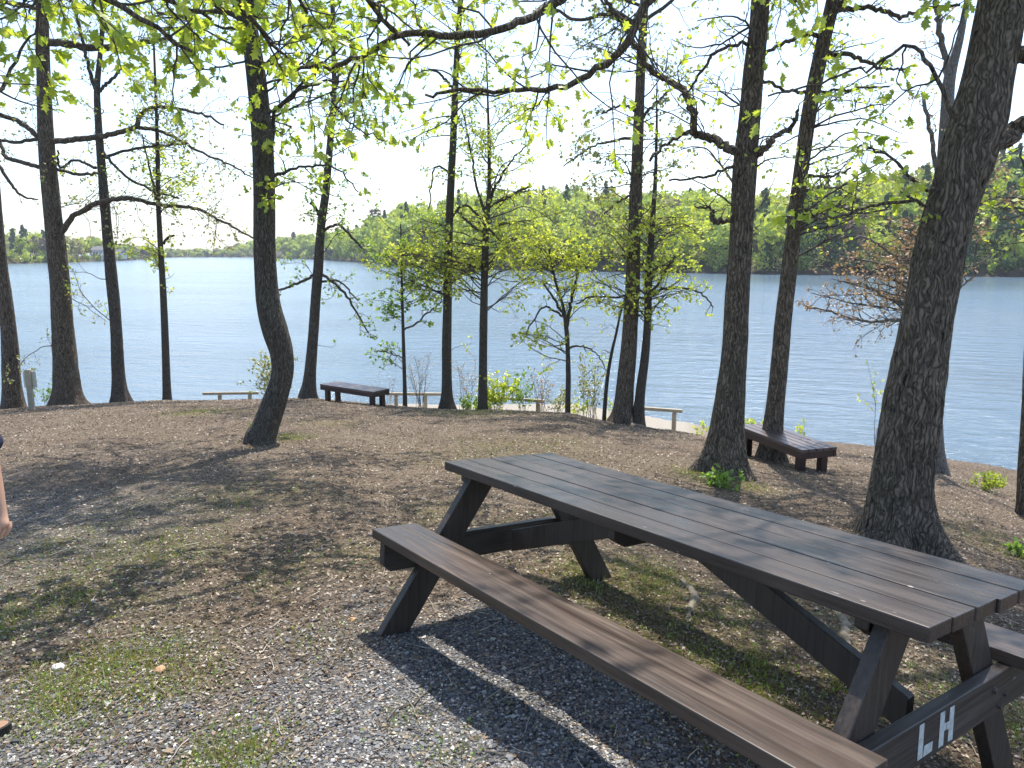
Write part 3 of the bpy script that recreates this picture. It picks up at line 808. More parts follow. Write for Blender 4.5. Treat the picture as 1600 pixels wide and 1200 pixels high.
yaw, ta, tb = -.9286, .0456, -.0991
u = Vector((math.cos(yaw) * math.cos(ta), math.sin(yaw) * math.cos(ta), math.sin(ta)))
v_ = Vector((-math.sin(yaw) * math.cos(tb), math.cos(yaw) * math.cos(tb), math.sin(tb)))
v_ = (v_ - u * u.dot(v_)).normalized(); w_ = u.cross(v_)
table = empty("picnic_table", (0, 0, 0), "dark brown picnic table with attached benches in the foreground", "picnic table")
table.matrix_world = Matrix.Translation((.6164, 2.8885, -1.815)) @ Matrix((u, v_, w_)).transposed().to_4x4()
bm = bmesh.new()
offs = [(.000, .0), (-.004, .006), (.004, .012), (-.003, .030), (.006, .034)]
for i in range(5):
    c = (i - 2) * .1435; dl, dr = offs[i]
    L0, L1_ = -1.21 + dl, 1.21 + dr * .45
    bm_box(bm, ((L0 + L1_) / 2, c, .737 + random.uniform(-.0012, .0012)), (L1_ - L0, .1385, .045), bevel=.0045)
bm_obj("tabletop", bm, P_TOP, table)
for s in (-1, 1):
    bm = bmesh.new()
    bm_box(bm, (0, s * .6375, .4275), (2.42, .245, .045), bevel=.005)
    if s < 0:
        pass
    bm_obj("seat", bm, P_SEAT, table)
def prism(bm, pts2, plane, lo, hi, bevel=.003):
    """polygon in two axes extruded along the third; plane 'vw' extrudes along u"""
    def mk(a, b, c): return {'vw': (c, a, b), 'uw': (a, c, b)}[plane]
    A = [bm.verts.new(mk(a, b, lo)) for a, b in pts2]; B = [bm.verts.new(mk(a, b, hi)) for a, b in pts2]
    fs = [bm.faces.new(A[::-1]), bm.faces.new(B)]
    n = len(A)
    for i in range(n): fs.append(bm.faces.new([A[i], A[(i + 1) % n], B[(i + 1) % n], B[i]]))
    bmesh.ops.recalc_face_normals(bm, faces=fs)
    es = list({e for f in fs for e in f.edges}); bmesh.ops.bevel(bm, geom=es, offset=bevel, segments=1, affect='EDGES')
M34 = table.matrix_world
def gw(uu, vv):
    """ground height below the table in table coordinates (w)"""
    pt = M34 @ Vector((uu, vv, 0)); return float(gz(pt.x, pt.y)) - pt.z
for su in (-1, 1):
    for sv in (-1, 1):
        bm = bmesh.new()
        vc = lambda w: (.20 + (.715 - w) * .672) * sv
        b0 = gw(su * 1.06, sv * .68) - .02; hw = .083
        pts2 = [(vc(.714) - hw, .714), (vc(.714) + hw, .714), (vc(b0) + hw, b0), (vc(b0) - hw, b0)]
        prism(bm, pts2, 'vw', min(su * 1.038, su * 1.085), max(su * 1.038, su * 1.085))
        bm_obj("leg", bm, P_LEG, table)
for su in (-1, 1):
    bm = bmesh.new()
    prism(bm, [(-.755, .298), (-.715, .262), (.735, .262), (.765, .298), (.765, .404), (-.755, .404)], 'vw', *(sorted((su * 1.087, su * 1.131))))
    sup = bm_obj("seat_support", bm, P_BEAM, table)
    for vv, ww in ((.386, .354), (.485, .317), (.442, .285), (-.386, .354), (-.485, .317), (-.442, .285)):
        bm = bmesh.new(); r = bmesh.ops.create_cone(bm, cap_ends=True, segments=10, radius1=.011, radius2=.009, depth=.01)
        bmesh.ops.transform(bm, matrix=Matrix.Translation((su * 1.136, vv, ww)) @ Matrix.Rotation(math.pi / 2, 4, 'Y'), verts=r['verts'])
        bm_obj("bolt", bm, M_BOLT, sup)
    if su > 0:
        bm = bmesh.new()
        def quad(pl):
            A = [bm.verts.new((1.1318, a, b)) for a, b in pl]; B = [bm.verts.new((1.1328, a, b)) for a, b in pl]
            fs = [bm.faces.new(B), bm.faces.new(A[::-1])] + [bm.faces.new([A[i], A[(i + 1) % 4], B[(i + 1) % 4], B[i]]) for i in range(4)]
            bmesh.ops.recalc_face_normals(bm, faces=fs)
        for pl in ([(-.160, .394), (-.131, .394), (-.123, .284), (-.154, .284)], [(-.118, .318), (-.062, .316), (-.060, .285), (-.117, .284)],
                   [(-.024, .392), (.006, .392), (.016, .279), (-.016, .279)], [(.041, .391), (.072, .391), (.081, .277), (.048, .279)],
                   [(.0065, .351), (.024, .349), (.026, .326), (.0095, .324)], [(.028, .348), (.0445, .348), (.0465, .322), (.030, .323)]):
            quad(pl)
        bm_obj("lettering", bm, M_LETTER, sup)
for su in (-1, 1):
    bm = bmesh.new()
    prism(bm, [(su * 1.036, .295), (su * 1.036, .42), (su * .17, .714), (su * .02, .714), (su * .14, .63)] if False else
          [(su * 1.036, .275), (su * 1.036, .395), (su * .16, .714), (su * .045, .640)], 'uw', -.022, .022)
    bm_obj("brace", bm, P_LEG, table)
for uc in (-1.11, 0, 1.005):
    bm = bmesh.new(); hw = .33 if uc == 0 else .30
    prism(bm, [(-hw, .7135), (hw, .7135), (hw, .668), (hw - .07, .628), (-hw + .07, .628), (-hw, .668)], 'vw', uc - .022, uc + .022)
    bm_obj("cleat", bm, P_LEG, table)

# ------------------------------------------------------------------ low wooden benches by the edge
P_BENCH = paint_mat("maroon_brown_paint", (.030, .014, .013), (.06, .034, .03), 0, .42)
P_BENCHTOP = paint_mat("bench_top_paint", (.065, .045, .042), (.15, .115, .105), 0, .38)
def low_bench(p0, label, rz, L, W, H):
    r = empty("low_bench", p0, label, "bench", "low slatted benches at the edge of the knoll", rz)
    n = 5; sw = W / n
    bm = bmesh.new()
    for i in range(n): bm_box(bm, (L / 2, sw * (i + .5), H - .02), (L, sw - .012, .04), bevel=.004)
    bm_obj("seat", bm, P_BENCHTOP, r)
    bm = bmesh.new()
    for yy in (.025, W - .025): bm_box(bm, (L / 2, yy, H - .085), (L - .01, .045, .088), bevel=.003)
    for xx in (.03, L - .03): bm_box(bm, (xx, W / 2, H - .085), (.045, W - .10, .088), bevel=.003)
    bm_obj("apron", bm, P_BENCH, r)
    R_ = Matrix.Rotation(rz, 3, 'Z')
    for xx in (.14, L - .14):
        for yy in (.10, W - .10):
            q = R_ @ Vector((xx, yy, 0)) + Vector(p0)
            lo = min(float(gz(q.x, q.y)) - q.z - .05, -.02)
            bm = bmesh.new(); bm_box(bm, (xx, yy, (lo + H - .13) / 2), (.095, .095, H - .13 - lo), bevel=.004); bm_obj("leg", bm, P_BENCH, r)
    return r

# ------------------------------------------------------------------ rails and signs on the beach
M_RAIL = simple_mat("weathered_rail", (.30, .26, .19), .85, .2, (.40, .35, .27), .2, 8)
M_SIGNB = simple_mat("sign_back", (.50, .50, .42), .6, .4, (.58, .58, .5), 0, 5)
M_SIGNW = simple_mat("sign_white", (.75, .75, .74), .5); M_SIGNR = simple_mat("sign_red", (.45, .07, .06), .5)
def rail(pxa, pxb, D0, D1, posts, label):
    a = at(*pxa, D0); b = at(*pxb, D1)
    r = empty("rail_fence", a, label, "fence", "low wooden rails on the beach")
    A = Vector((0, 0, 0)); B = Vector(b - a); d = B.normalized(); ang = math.atan2(B.y, B.x); pit = math.asin(d.z)
    R_ = Matrix.Rotation(ang, 3, 'Z') @ Matrix.Rotation(-pit, 3, 'Y')
    bm = bmesh.new(); bm_box(bm, tuple(B / 2), (B.length, .09, .075), rot=R_, bevel=.012); bm_obj("rail", bm, M_RAIL, r)
    for f in posts:
        q = B * f; g = float(gz(a[0] + q.x, a[1] + q.y)) - a[2] - .1
        bm = bmesh.new(); bm_box(bm, (q.x, q.y, (q.z - .05 + g) / 2), (.09, .09, q.z - .05 - g), rot=Matrix.Rotation(ang, 3, 'Z'), bevel=.01); bm_obj("post", bm, M_RAIL, r)

def sign(px_, D, wpx, ytop, ybot, label, mats, post_w=.07, tilt=0.0, red=False, yaw=0, postbot=None):
    top = at(px_, ytop, D); s = scale_at(px_, ytop, D); h = (ybot - ytop) * s; wd = wpx * s
    g = float(gz(top[0], top[1]))
    r = empty("sign_board", (top[0], top[1], g), label, "sign", None, yaw)
    zt = top[2] - g
    bm = bmesh.new(); bm_box(bm, (0, -.05, zt / 2 - .05), (post_w, .07, zt + .18), bevel=.006); pst = bm_obj("post", bm, M_RAIL, r)
    bm = bmesh.new(); bm_box(bm, (0, .0, 0), (wd, .02, h), bevel=.006); o = bm_obj("board", bm, mats, r)
    o.location = (0, 0.0, zt - h / 2); o.rotation_euler = (0, tilt, 0)
    if red:
        bm = bmesh.new(); bm_box(bm, (0, -.012, h * .40), (wd * .94, .006, h * .14)); bm_obj("band", bm, M_SIGNR, o)
    return r
_b2 = at(1247, 701, 9.1)
_e2 = at(1158, 667, 9.1 * 1.13)
_b2 = np.array([_e2[0] - .03, _e2[1] + .1, _b2[2]])
low_bench((-4.39, 16.5, -2.97 - .36), "low dark maroon slatted bench standing left of centre at the edge above the water", -.60, 1.70, .50, .36)
low_bench((_b2[0], _b2[1], _b2[2] - .30), "low dark maroon slatted bench partly hidden behind the trunks on the right slope", -1.27, 1.42, .54, .30)
rail((317, 615), (404, 614), 20.5, 20.5, (.30, .84), "pale low wooden rail on the beach left of the maroon bench, behind the crooked trunk")
rail((604, 615.5), (696, 616), 19.4, 19.4, (.16, .66), "pale low wooden rail on the beach just right of the left maroon bench")
rail((758, 620), (850, 627), 18.6, 18.2, (.08, .9), "pale low wooden rail seen through the shrubs at the middle of the beach")
rail((1000, 637.5), (1066, 642.5), 17.4, 16.9, (.06, .82), "pale low wooden rail on the sand right of the two thin leaning trunks")
sign(45.5, 15.9, 20, 580, 606, "pale back of a small board on a wooden post between the two leftmost trunks", M_SIGNB, .11)
sign(90, 20, 21, 537, 557, "white sign with red top edge leaning behind the big left trunk", M_SIGNW, .06, -.12, True)

# ------------------------------------------------------------------ small white boat out on the lake
M_HULL = simple_mat("boat_white", (.8, .8, .8), .3); M_BOATD = simple_mat("boat_dark", (.06, .06, .08), .4); M_SEATB = simple_mat("boat_seat", (.55, .5, .45), .7)
bp = at(844, 450, HW / (-ray(844, 450)[2] / ray(844, 450)[1])); 
boat = empty("motor_boat", (bp[0], bp[1], -HW), "small white open motor boat out on the lake beyond the forked sapling", "boat", None, -.5)
secs = [(-1.5, .78, .0), (-.9, .85, .0), (0, .88, .0), (.8, .72, .03), (1.4, .42, .10), (1.75, .04, .18)]
V = []
for x, hw, up_ in secs:
    V += [[x, -hw, .55 + up_], [x, -hw * .8, .08 + up_], [x, 0, -.12 + up_], [x, hw * .8, .08 + up_], [x, hw, .55 + up_], [x, hw * .82, .56 + up_], [x, hw * .7, .2 + up_], [x, -hw * .7, .2 + up_], [x, -hw * .82, .56 + up_]]
Q = []
for i in range(len(secs) - 1):
    for j in range(9): Q.append([i * 9 + j, i * 9 + (j + 1) % 9, (i + 1) * 9 + (j + 1) % 9, (i + 1) * 9 + j])
Q.append([0, 1, 7, 8]); Q.append([1, 2, 3, 7]); Q.append([3, 6, 7, 7][:2] + [7, 7]) if False else None
Q = [q for q in Q if q]
mesh_obj("hull", V, Q, M_HULL, boat)
bm = bmesh.new(); bm_box(bm, (-1.5, 0, .32), (.06, 1.5, .5), bevel=.01); bm_obj("transom", bm, M_HULL, boat)
bm = bmesh.new(); bm_box(bm, (-.9, 0, .42), (.4, 1.2, .12), bevel=.03); bm_box(bm, (-.75, 0, .62), (.1, 1.2, .3), bevel=.03); bm_obj("seat", bm, M_SEATB, boat)
bm = bmesh.new(); bm_box(bm, (.35, 0, .80), (.05, 1.1, .42), rot=Matrix.Rotation(-.5, 3, 'Y'), bevel=.01); bm_obj("windscreen", bm, M_BOATD, boat)
bm = bmesh.new(); bm_box(bm, (.85, 0, .68), (1.1, 1.0, .08), bevel=.03); bm_obj("foredeck", bm, M_HULL, boat)
bm = bmesh.new(); bm_box(bm, (-1.68, 0, .62), (.3, .3, .42), bevel=.06); bm_box(bm, (-1.7, 0, .15), (.12, .1, .7), bevel=.02); bm_obj("outboard_motor", bm, M_BOATD, boat)

M_FOAM = simple_mat("wake_foam", (.85, .87, .88), .9, .2)
n = 900; a_ = rng.uniform(0, 6.28, n); r_ = rng.random(n) ** .6
fp = np.stack([-.4 + 2.6 * r_ * np.cos(a_), .9 * r_ * np.sin(a_), .02 + .42 * (1 - r_) * rng.random(n)], 1)
fs = rng.uniform(.05, .16, n); fn = unit(rng.normal(0, 1, (n, 3))); s1 = unit(np.cross(fn, rng.normal(0, 1, (n, 3)))) * fs[:, None]; s2 = np.cross(fn, s1)
Vf = np.stack([fp - s1, fp - s2, fp + s1, fp + s2], 1).reshape(-1, 3)
wk = mesh_obj("wake", Vf, np.arange(n * 4).reshape(n, 4), M_FOAM); wk.location = (bp[0], bp[1], -HW); wk.rotation_euler = (0, 0, -.5)
tag(wk, "white foam churned up around the small motor boat", "boat wake", None, "stuff")

# ------------------------------------------------------------------ person at the left edge
M_SKIN = simple_mat("skin", (.42, .24, .16), .5, .4, (.47, .28, .19), .05, 12)
M_HAIR = simple_mat("hair", (.03, .018, .012), .45); M_SHIRT = simple_mat("navy_shirt", (.02, .025, .05), .85, .2, (.03, .035, .065), .1, 60)
M_SHORT = simple_mat("grey_shorts", (.10, .10, .12), .85); M_SOLE = simple_mat("sandal_sole", (.02, .018, .016), .7); M_INS = simple_mat("sandal_insole", (.25, .15, .09), .7)
def skin_mesh(nodes, edges, sub=2):
    me = bpy.data.meshes.new("tmp"); me.from_pydata([n[0] for n in nodes], edges, [])
    o = bpy.data.objects.new("tmp", me); C.objects.link(o)
    md = o.modifiers.new("s", 'SKIN'); ss = o.modifiers.new("b", 'SUBSURF'); ss.levels = sub; ss.render_levels = sub
    for i, n in enumerate(nodes):
        r = n[1] if isinstance(n[1], tuple) else (n[1], n[1]); o.data.skin_vertices[0].data[i].radius = r
    o.data.skin_vertices[0].data[0].use_root = True
    dg = bpy.context.evaluated_depsgraph_get(); ev = o.evaluated_get(dg); m2 = bpy.data.meshes.new_from_object(ev)
    V = np.empty(len(m2.vertices) * 3, np.float32); m2.vertices.foreach_get("co", V); V = V.reshape(-1, 3)
    Q = [list(p.vertices) for p in m2.polygons]; Q = np.array([q if len(q) == 4 else q + [q[-1]] for q in Q if len(q) in (3, 4)])
    bpy.data.objects.remove(o); return V, Q
def poly_obj(name, V, Q, mat, parent):
    me = bpy.data.meshes.new(name); me.from_pydata([tuple(map(float, a)) for a in V], [], [list(dict.fromkeys(map(int, q))) for q in Q])
    me.materials.append(mat)
    for p in me.polygons: p.use_smooth = True
    o = bpy.data.objects.new(name, me); C.objects.link(o); o.parent = parent; return o
PD = 2.42
pc = at(-100, 800, PD); gx, gy = pc[0], PD; g0 = float(gz(gx, gy))
person = empty("person", (gx, gy, g0), "person in navy short-sleeved shirt at the left edge, one arm hanging down", "person")
P0 = np.array([gx, gy, g0])
W3 = lambda a, b, D=PD: tuple(at(a, b, D) - P0)
elb = W3(-19, 706, 2.44); wri = W3(1, 806, 2.40); knu = W3(3, 828, 2.38); shd = (.165, .0, 1.20)
LE = (-.23, .02, .93); LW = (-.25, -.05, .70)
SH = -.085
nodes = [((0, 0, .78), (.13, .10)), ((0, 0, .92), (.115, .085)), ((0, 0, 1.08), (.13, .09)), ((0, 0, 1.20), (.10, .07)), ((0, 0, 1.265), .048), ((0, -.005, 1.32), .05), ((0, -.01, 1.40), (.072, .088)), ((0, -.005, 1.46), (.062, .07)),
         (shd, .048), (tuple((np.array(shd) + np.array(elb)) / 2), .040), (elb, .031), (tuple(np.array(elb) * .4 + np.array(wri) * .6), .027), (wri, (.019, .023)), (knu, (.016, .032)),
         ((-.165, 0, 1.20), .048), (LE, .032), (LW, .022), ((-.25, -.07, .63), (.016, .032)),
         ((.085, 0, .72), .085), ((.09, -.01, .42), .052), ((.095, .0, .22), .048), ((.10, .01, .07), .030), ((.13, -.06, .035), (.036, .022)),
         ((-.085, 0, .72), .085), ((-.09, -.01, .42), .052), ((-.09, .0, .22), .048), ((-.09, .01, .07), .030), ((-.10, -.11, .035), (.036, .022))]
edges = [(0, 1), (1, 2), (2, 3), (3, 4), (4, 5), (5, 6), (6, 7), (3, 8), (8, 9), (9, 10), (10, 11), (11, 12), (12, 13), (3, 14), (14, 15), (15, 16), (16, 17), (0, 18), (18, 19), (19, 20), (20, 21), (21, 22), (0, 23), (23, 24), (24, 25), (25, 26), (26, 27)]
for i in list(range(8)) + list(range(14, 28)):
    c_, r_ = nodes[i]; nodes[i] = ((c_[0] + SH, c_[1], c_[2]), r_)
shd = (.165 + SH * .7, 0, 1.20); nodes[8] = (shd, .048); nodes[9] = (tuple((np.array(shd) + np.array(elb)) / 2), .04)
V, Q = skin_mesh(nodes, edges)
allV = [V]; allQ = [Q]; nV = len(V)
def add_fingers(kn, wr, side):
    global nV
    kn = np.array(kn); d = unit(kn - np.array(wr)); lat = np.array([0.25, .97, 0]); lat = unit(lat - d * (lat @ d)); fw = np.array([-side, 0, 0]) ; fw = unit(fw - d * (fw @ d) + 1e-6)
    for i, (o_, L) in enumerate(zip((-.027, -.009, .009, .026), (.058, .066, .062, .048))):
        p = kn + lat * o_ - d * .006; pts = [p - d * .02, p]
        bend = .35 + .12 * i
        a = 0
        for sgm in (.45, .3, .25):
            a += bend; p = p + (d * math.cos(a) + fw * math.sin(a)) * L * sgm; pts.append(p)
        s = resample(np.array([[*q, r] for q, r in zip(pts, (.009, .0088, .008, .0074, .0052))]), 12)
        v, q = tubes(s[None, :, :3], s[None, :, 3], 8)
        allV.append(v); allQ.append(q + nV); nV += len(v)
    p = kn - d * .045 - lat * .022; pts = [p, p - lat * .016 + d * .02 + fw * .008, p - lat * .024 + d * .042 + fw * .016, p - lat * .022 + d * .058 + fw * .024]
    s = resample(np.array([[*q, r] for q, r in zip(pts, (.012, .011, .0092, .006))]), 12)
    v, q = tubes(s[None, :, :3], s[None, :, 3], 8); allV.append(v); allQ.append(q + nV); nV += len(v)
add_fingers(knu, wri, 1); add_fingers((-.25 + SH, -.07, .63), (LW[0] + SH, LW[1], LW[2]), -1)
# face: nose, ears, lips as shaped bumps joined to the head
def ell(c, r, n=10):
    global nV
    a = np.linspace(0, math.pi, n); v = []
    for t_ in a:
        for p_ in np.arange(8) / 8 * 6.2832: v.append([c[0] + r[0] * math.sin(t_) * math.cos(p_), c[1] + r[1] * math.sin(t_) * math.sin(p_), c[2] + r[2] * math.cos(t_)])
    q = [[i * 8 + j, i * 8 + (j + 1) % 8, (i + 1) * 8 + (j + 1) % 8, (i + 1) * 8 + j] for i in range(n - 1) for j in range(8)]
    allV.append(np.array(v)); allQ.append(np.array(q) + nV); nV += len(v)
for c, r in (((0, .085, 1.385), (.011, .016, .018)), ((.066, 0, 1.385), (.010, .018, .026)), ((-.066, 0, 1.385), (.010, .018, .026)), ((0, .075, 1.352), (.02, .012, .007))): ell((c[0] + SH, c[1], c[2]), r)
poly_obj("body", np.concatenate(allV), np.concatenate(allQ), M_SKIN, person)
hem = np.array(elb) * 1.0 + np.array(shd) * .0 + np.array([.02, 0, -.02])
V, Q = skin_mesh([((SH, 0, .72), (.158, .125)), ((SH, 0, .95), (.135, .10)), ((SH, 0, 1.10), (.145, .105)), ((SH, 0, 1.205), (.115, .08)), ((SH, 0, 1.25), (.06, .06)), (shd, .062), (tuple((np.array(shd) + hem) / 2), .066), (tuple(hem), .082), ((-.165 + SH, 0, 1.20), .062), ((-.215 + SH, .01, .99), .050)],
                 [(0, 1), (1, 2), (2, 3), (3, 4), (3, 5), (5, 6), (6, 7), (3, 8), (8, 9)])
poly_obj("shirt", V, Q, M_SHIRT, person)
V, Q = skin_mesh([((SH, 0, .80), (.14, .11)), ((.088 + SH, 0, .70), .10), ((.095 + SH, 0, .50), .088), ((-.088 + SH, 0, .70), .10), ((-.095 + SH, 0, .50), .088)], [(0, 1), (1, 2), (0, 3), (3, 4)])
poly_obj("shorts", V, Q, M_SHORT, person)
ht = W3(1, 664, 2.50)
V, Q = skin_mesh([((SH, -.015, 1.475), (.07, .075)), ((SH, -.045, 1.40), (.082, .075)), ((.01 + SH, -.07, 1.28), (.075, .04)), (tuple(np.array([.03, -.08, 1.17])), (.06, .03)), (tuple(np.array(ht) * .75 + np.array([.03, -.08, 1.12]) * .25), (.022, .02)), (ht, (.006, .006))], [(0, 1), (1, 2), (2, 3), (3, 4), (4, 5)])
poly_obj("hair", V, Q, M_HAIR, person)
for (fx, fy, ang) in ((.165, -.045, -.95), (-.10, -.08, 0)):
    fo = W3(-46, 1062, PD) if fx > 0 else (fx + SH, fy, 0)
    gg = float(gz(P0[0] + fo[0], P0[1] + fo[1])) - P0[2]
    bm = bmesh.new()
    r = bmesh.ops.create_circle(bm, cap_ends=True, segments=24, radius=1)
    for vv in bm.verts: vv.co.x *= (.046 if vv.co.y > 0 else .038); vv.co.y *= .118
    ex = bmesh.ops.extrude_face_region(bm, geom=bm.faces[:]); vs = [e for e in ex['geom'] if isinstance(e, bmesh.types.BMVert)]
    bmesh.ops.translate(bm, verts=vs, vec=(0, 0, .028)); bmesh.ops.recalc_face_normals(bm, faces=bm.faces[:])
    o = bm_obj("sandal", bm, M_SOLE, person); o.location = (fo[0] - .02, fo[1], gg + .004); o.rotation_euler = (0, 0, ang)
    bm = bmesh.new(); bmesh.ops.create_circle(bm, cap_ends=True, segments=24, radius=1)
    for vv in bm.verts: vv.co.x *= (.040 if vv.co.y > 0 else .032); vv.co.y *= .110
    o2 = bm_obj("insole", bm, M_INS, o); o2.location = (0, 0, .0305)
    bm = bmesh.new(); bm_box(bm, (0, .04, .058), (.085, .03, .006), bevel=.002); bm_box(bm, (.041, .04, .043), (.006, .03, .032)); bm_box(bm, (-.041, .04, .043), (.006, .03, .032)); bm_obj("strap", bm, M_SOLE, o)

# ------------------------------------------------------------------ trees
# big leaning oak at right (nearest), with the long limbs that arch across the top of the picture
tree("thickest oak trunk leaning right, standing just behind the picnic table",
     [(1404, 850, 90), (1406, 800, 86), (1410, 748, 86), (1425, 640, 84), (1447, 510, 74), (1472, 380, 73), (1495, 300, 73), (1522, 210, 82), (1546, 105, 70), (1566, 0, 67), (1590, -120, 60), (1612, -260, 52)],
     limbs=[([(1585, -60, 30), (1480, -150, 26), (1300, -190, 22), (1120, -120, 19), (1015, 0, 15), (985, 60, 13), (940, 105, 11), (870, 138, 9), (800, 141, 7), (720, 143, 6), (665, 148, 4)], 1.2),
            ([(1590, -140, 30), (1400, -250, 26), (1200, -230, 23), (1000, -110, 19), (870, 2, 15), (830, 25, 13), (790, 40, 12), (740, 52, 12), (700, 53, 11), (622, 55, 10), (590, 75, 9), (540, 100, 8), (490, 107, 7), (445, 97, 5), (405, 95, 4)], .3),
            ([(625, 55, 6), (600, 30, 6), (580, -10, 4)], 0.1), ([(535, 102, 4), (520, 150, 4), (545, 190, 3), (600, 220, 2)], 0.1),
            ([(1560, 95, 30), (1590, 88, 26), (1660, 60, 20)],), ([(1545, 225, 34), (1578, 210, 28), (1610, 188, 24), (1700, 120, 18)],),
            ([(1500, 300, 8), (1440, 290, 5), (1380, 240, 4), (1340, 230, 3)], -.2), ([(1500, 205, 7), (1430, 75, 6), (1350, 110, 4), (1200, 150, 3)], .3),
            ([(1495, 330, 6), (1400, 315, 5), (1300, 340, 4), (1255, 335, 3)], -.3)],
     sprays=[(250, 50, 120, 60, 0)], bark=BARK_OAK, leaf=L_OAK, leaf_size=.085, tmpl=LOBED, height=9.5, crown=40, crown_len=(2, 4.0), n_leaf=3, sides=110, flare=1.05, lobes=6,
     rough=.07, twigs=(1.5, 3.4), flare_h=.22, step=.022, kind="oak_tree", crown_y=-170)
# overhanging leafy boughs of an oak that stands outside the picture on the left
tree("oak at left whose leafy boughs hang into the top left corner",
     [(-620, 1000, 130), (-600, 700, 110), (-580, 350, 100), (-560, 0, 90), (-540, -300, 80)], D=4.6,
     limbs=[([(-560, -60, 40), (-300, -160, 30), (-60, -120, 20), (120, -60, 12), (250, -10, 8), (330, 30, 5)], .6),
            ([(-560, -160, 36), (-250, -320, 28), (100, -260, 18), (300, -130, 12), (420, -40, 8), (480, 20, 5)], .9),
            ([(-560, -190, 34), (-200, -330, 26), (150, -230, 18), (330, -60, 11), (400, 40, 7), (450, 90, 4)], .9),
            ([(-560, -200, 34), (-100, -360, 26), (300, -260, 18), (500, -90, 11), (590, 20, 7), (640, 70, 4)], 1.5),
            ([(-560, -120, 30), (-250, -180, 22), (50, -60, 14), (200, 20, 9), (300, 80, 5)], .2),
            ([(-565, 0, 26), (-350, -40, 20), (-120, 30, 12), (-40, 110, 8), (0, 140, 6), (35, 70, 4), (60, 30, 3)], 1.4)],
     bark=BARK_OAK, leaf=L_OAK, leaf_size=.088, tmpl=LOBED, height=9, crown=34, crown_len=(2, 4.6), n_leaf=4, sides=24, twigs=(1.9, 4.2), kind="oak_tree", step=.1)

tree("crooked S-bent trunk with lichen patches, alone in the left middle of the clearing",
     [(408, 692, 44), (414, 670, 38), (428, 630, 36), (441, 585, 33), (440, 550, 35), (430, 515, 39), (419, 470, 37), (414, 400, 33), (413, 300, 33), (410, 220, 32), (402, 130, 30), (392, 60, 26), (383, 0, 22), (372, -140, 18)],
     limbs=[([(415, 280, 8), (428, 190, 6), (450, 155, 6), (495, 130, 4), (555, 130, 3)],), ([(422, 275, 6), (470, 262, 4), (520, 262, 3), (560, 300, 2)],)],
     sprays=[(300, 40, 100, 60, 4), (500, 40, 130, 60, 6), (400, -30, 200, 50, 8), (600, 70, 80, 60, 3), (480, 200, 60, 70, 3), (455, 290, 40, 40, 3)], bark=BARK_GREY, leaf=L_OAK, leaf_size=.078, tmpl=LOBED, height=10, crown=46, crown_len=(2, 4.2), n_leaf=4, sides=80, flare=.25, rough=.035, step=.03, twigs=(2.0, 4.4), kind="oak_tree")

tree("big straight oak at left with long horizontal limbs, right of the board",
     [(104, 628, 36), (103, 600, 36), (100, 540, 32), (95, 460, 28), (89, 400, 27), (81, 320, 26), (74, 250, 24), (70, 170, 21), (67, 80, 19), (65, 0, 17), (62, -120, 15)],
     limbs=[([(72, 66, 12), (105, 68, 11), (140, 74, 11), (200, 72, 10), (232, 64, 7), (270, 60, 5)], .3), ([(64, 20, 8), (40, 8, 7), (0, 2, 6)],),
            ([(93, 368, 9), (104, 352, 9), (120, 334, 8), (155, 317, 8), (200, 310, 7), (250, 321, 6), (300, 324, 5), (345, 345, 4), (395, 372, 3)], -.5),
            ([(76, 222, 9), (130, 217, 9), (175, 210, 8), (213, 198, 8), (218, 182, 7), (232, 170, 6), (262, 168, 5), (320, 180, 4), (350, 195, 3)], -.3), ([(213, 199, 6), (260, 208, 5), (310, 236, 4), (360, 258, 3), (395, 278, 2)], -.4),
            ([(74, 225, 9), (50, 205, 8), (25, 188, 7), (0, 178, 7), (-50, 150, 5)],), ([(78, 265, 7), (40, 255, 7), (10, 245, 6), (0, 222, 5)],),
            ([(72, 215, 6), (20, 222, 5), (-30, 210, 4)],), ([(80, 262, 5), (120, 272, 5), (155, 270, 4)],)],
     bark=BARK_OAK, leaf=L_PALE, leaf_size=.07, height=12, crown=22, n_leaf=2, sides=48, flare=.75, rough=.05, low_branches=10, twigs=(2.6, 5.5), kind="oak_tree")

tree("leftmost trunk, cut by the left edge, bending to the right towards its foot",
     [(20, 628, 28), (18, 590, 26), (14, 520, 22), (8, 460, 19), (0, 400, 17), (-8, 300, 16), (-14, 150, 14), (-16, 0, 12)],
     limbs=[([(-8, 250, 6), (30, 303, 4), (60, 312, 2)],)], bark=BARK_OAK, leaf=L_PALE, leaf_size=.055, height=11, crown=12, n_leaf=1, sides=32, flare=.5, rough=.05, kind="oak_tree")
tree("slim trunk forking high up, next right of the big left oak",
     [(188, 622, 20), (185, 590, 19), (182, 520, 17), (176, 450, 17), (171, 400, 16), (164, 320, 14), (157, 240, 12), (153, 180, 10), (152, 135, 9), (157, 80, 7), (163, 0, 6)],
     limbs=[([(152, 142, 7), (143, 122, 6), (134, 85, 5), (124, 40, 5), (108, -10, 4)],), ([(154, 143, 5), (170, 128, 5), (192, 104, 4)],), ([(163, 245, 5), (215, 232, 4), (290, 225, 3)],), ([(160, 235, 5), (185, 265, 4), (220, 290, 4), (280, 310, 3)],), ([(150, 262, 5), (118, 250, 4), (95, 262, 4), (90, 235, 3)],)],
     bark=BARK_GREY, leaf=L_YEL, leaf_size=.075, height=12, crown=14, n_leaf=2, sides=32, flare=.8, rough=.04, low_branches=6, twigs=(2.0, 4.0))
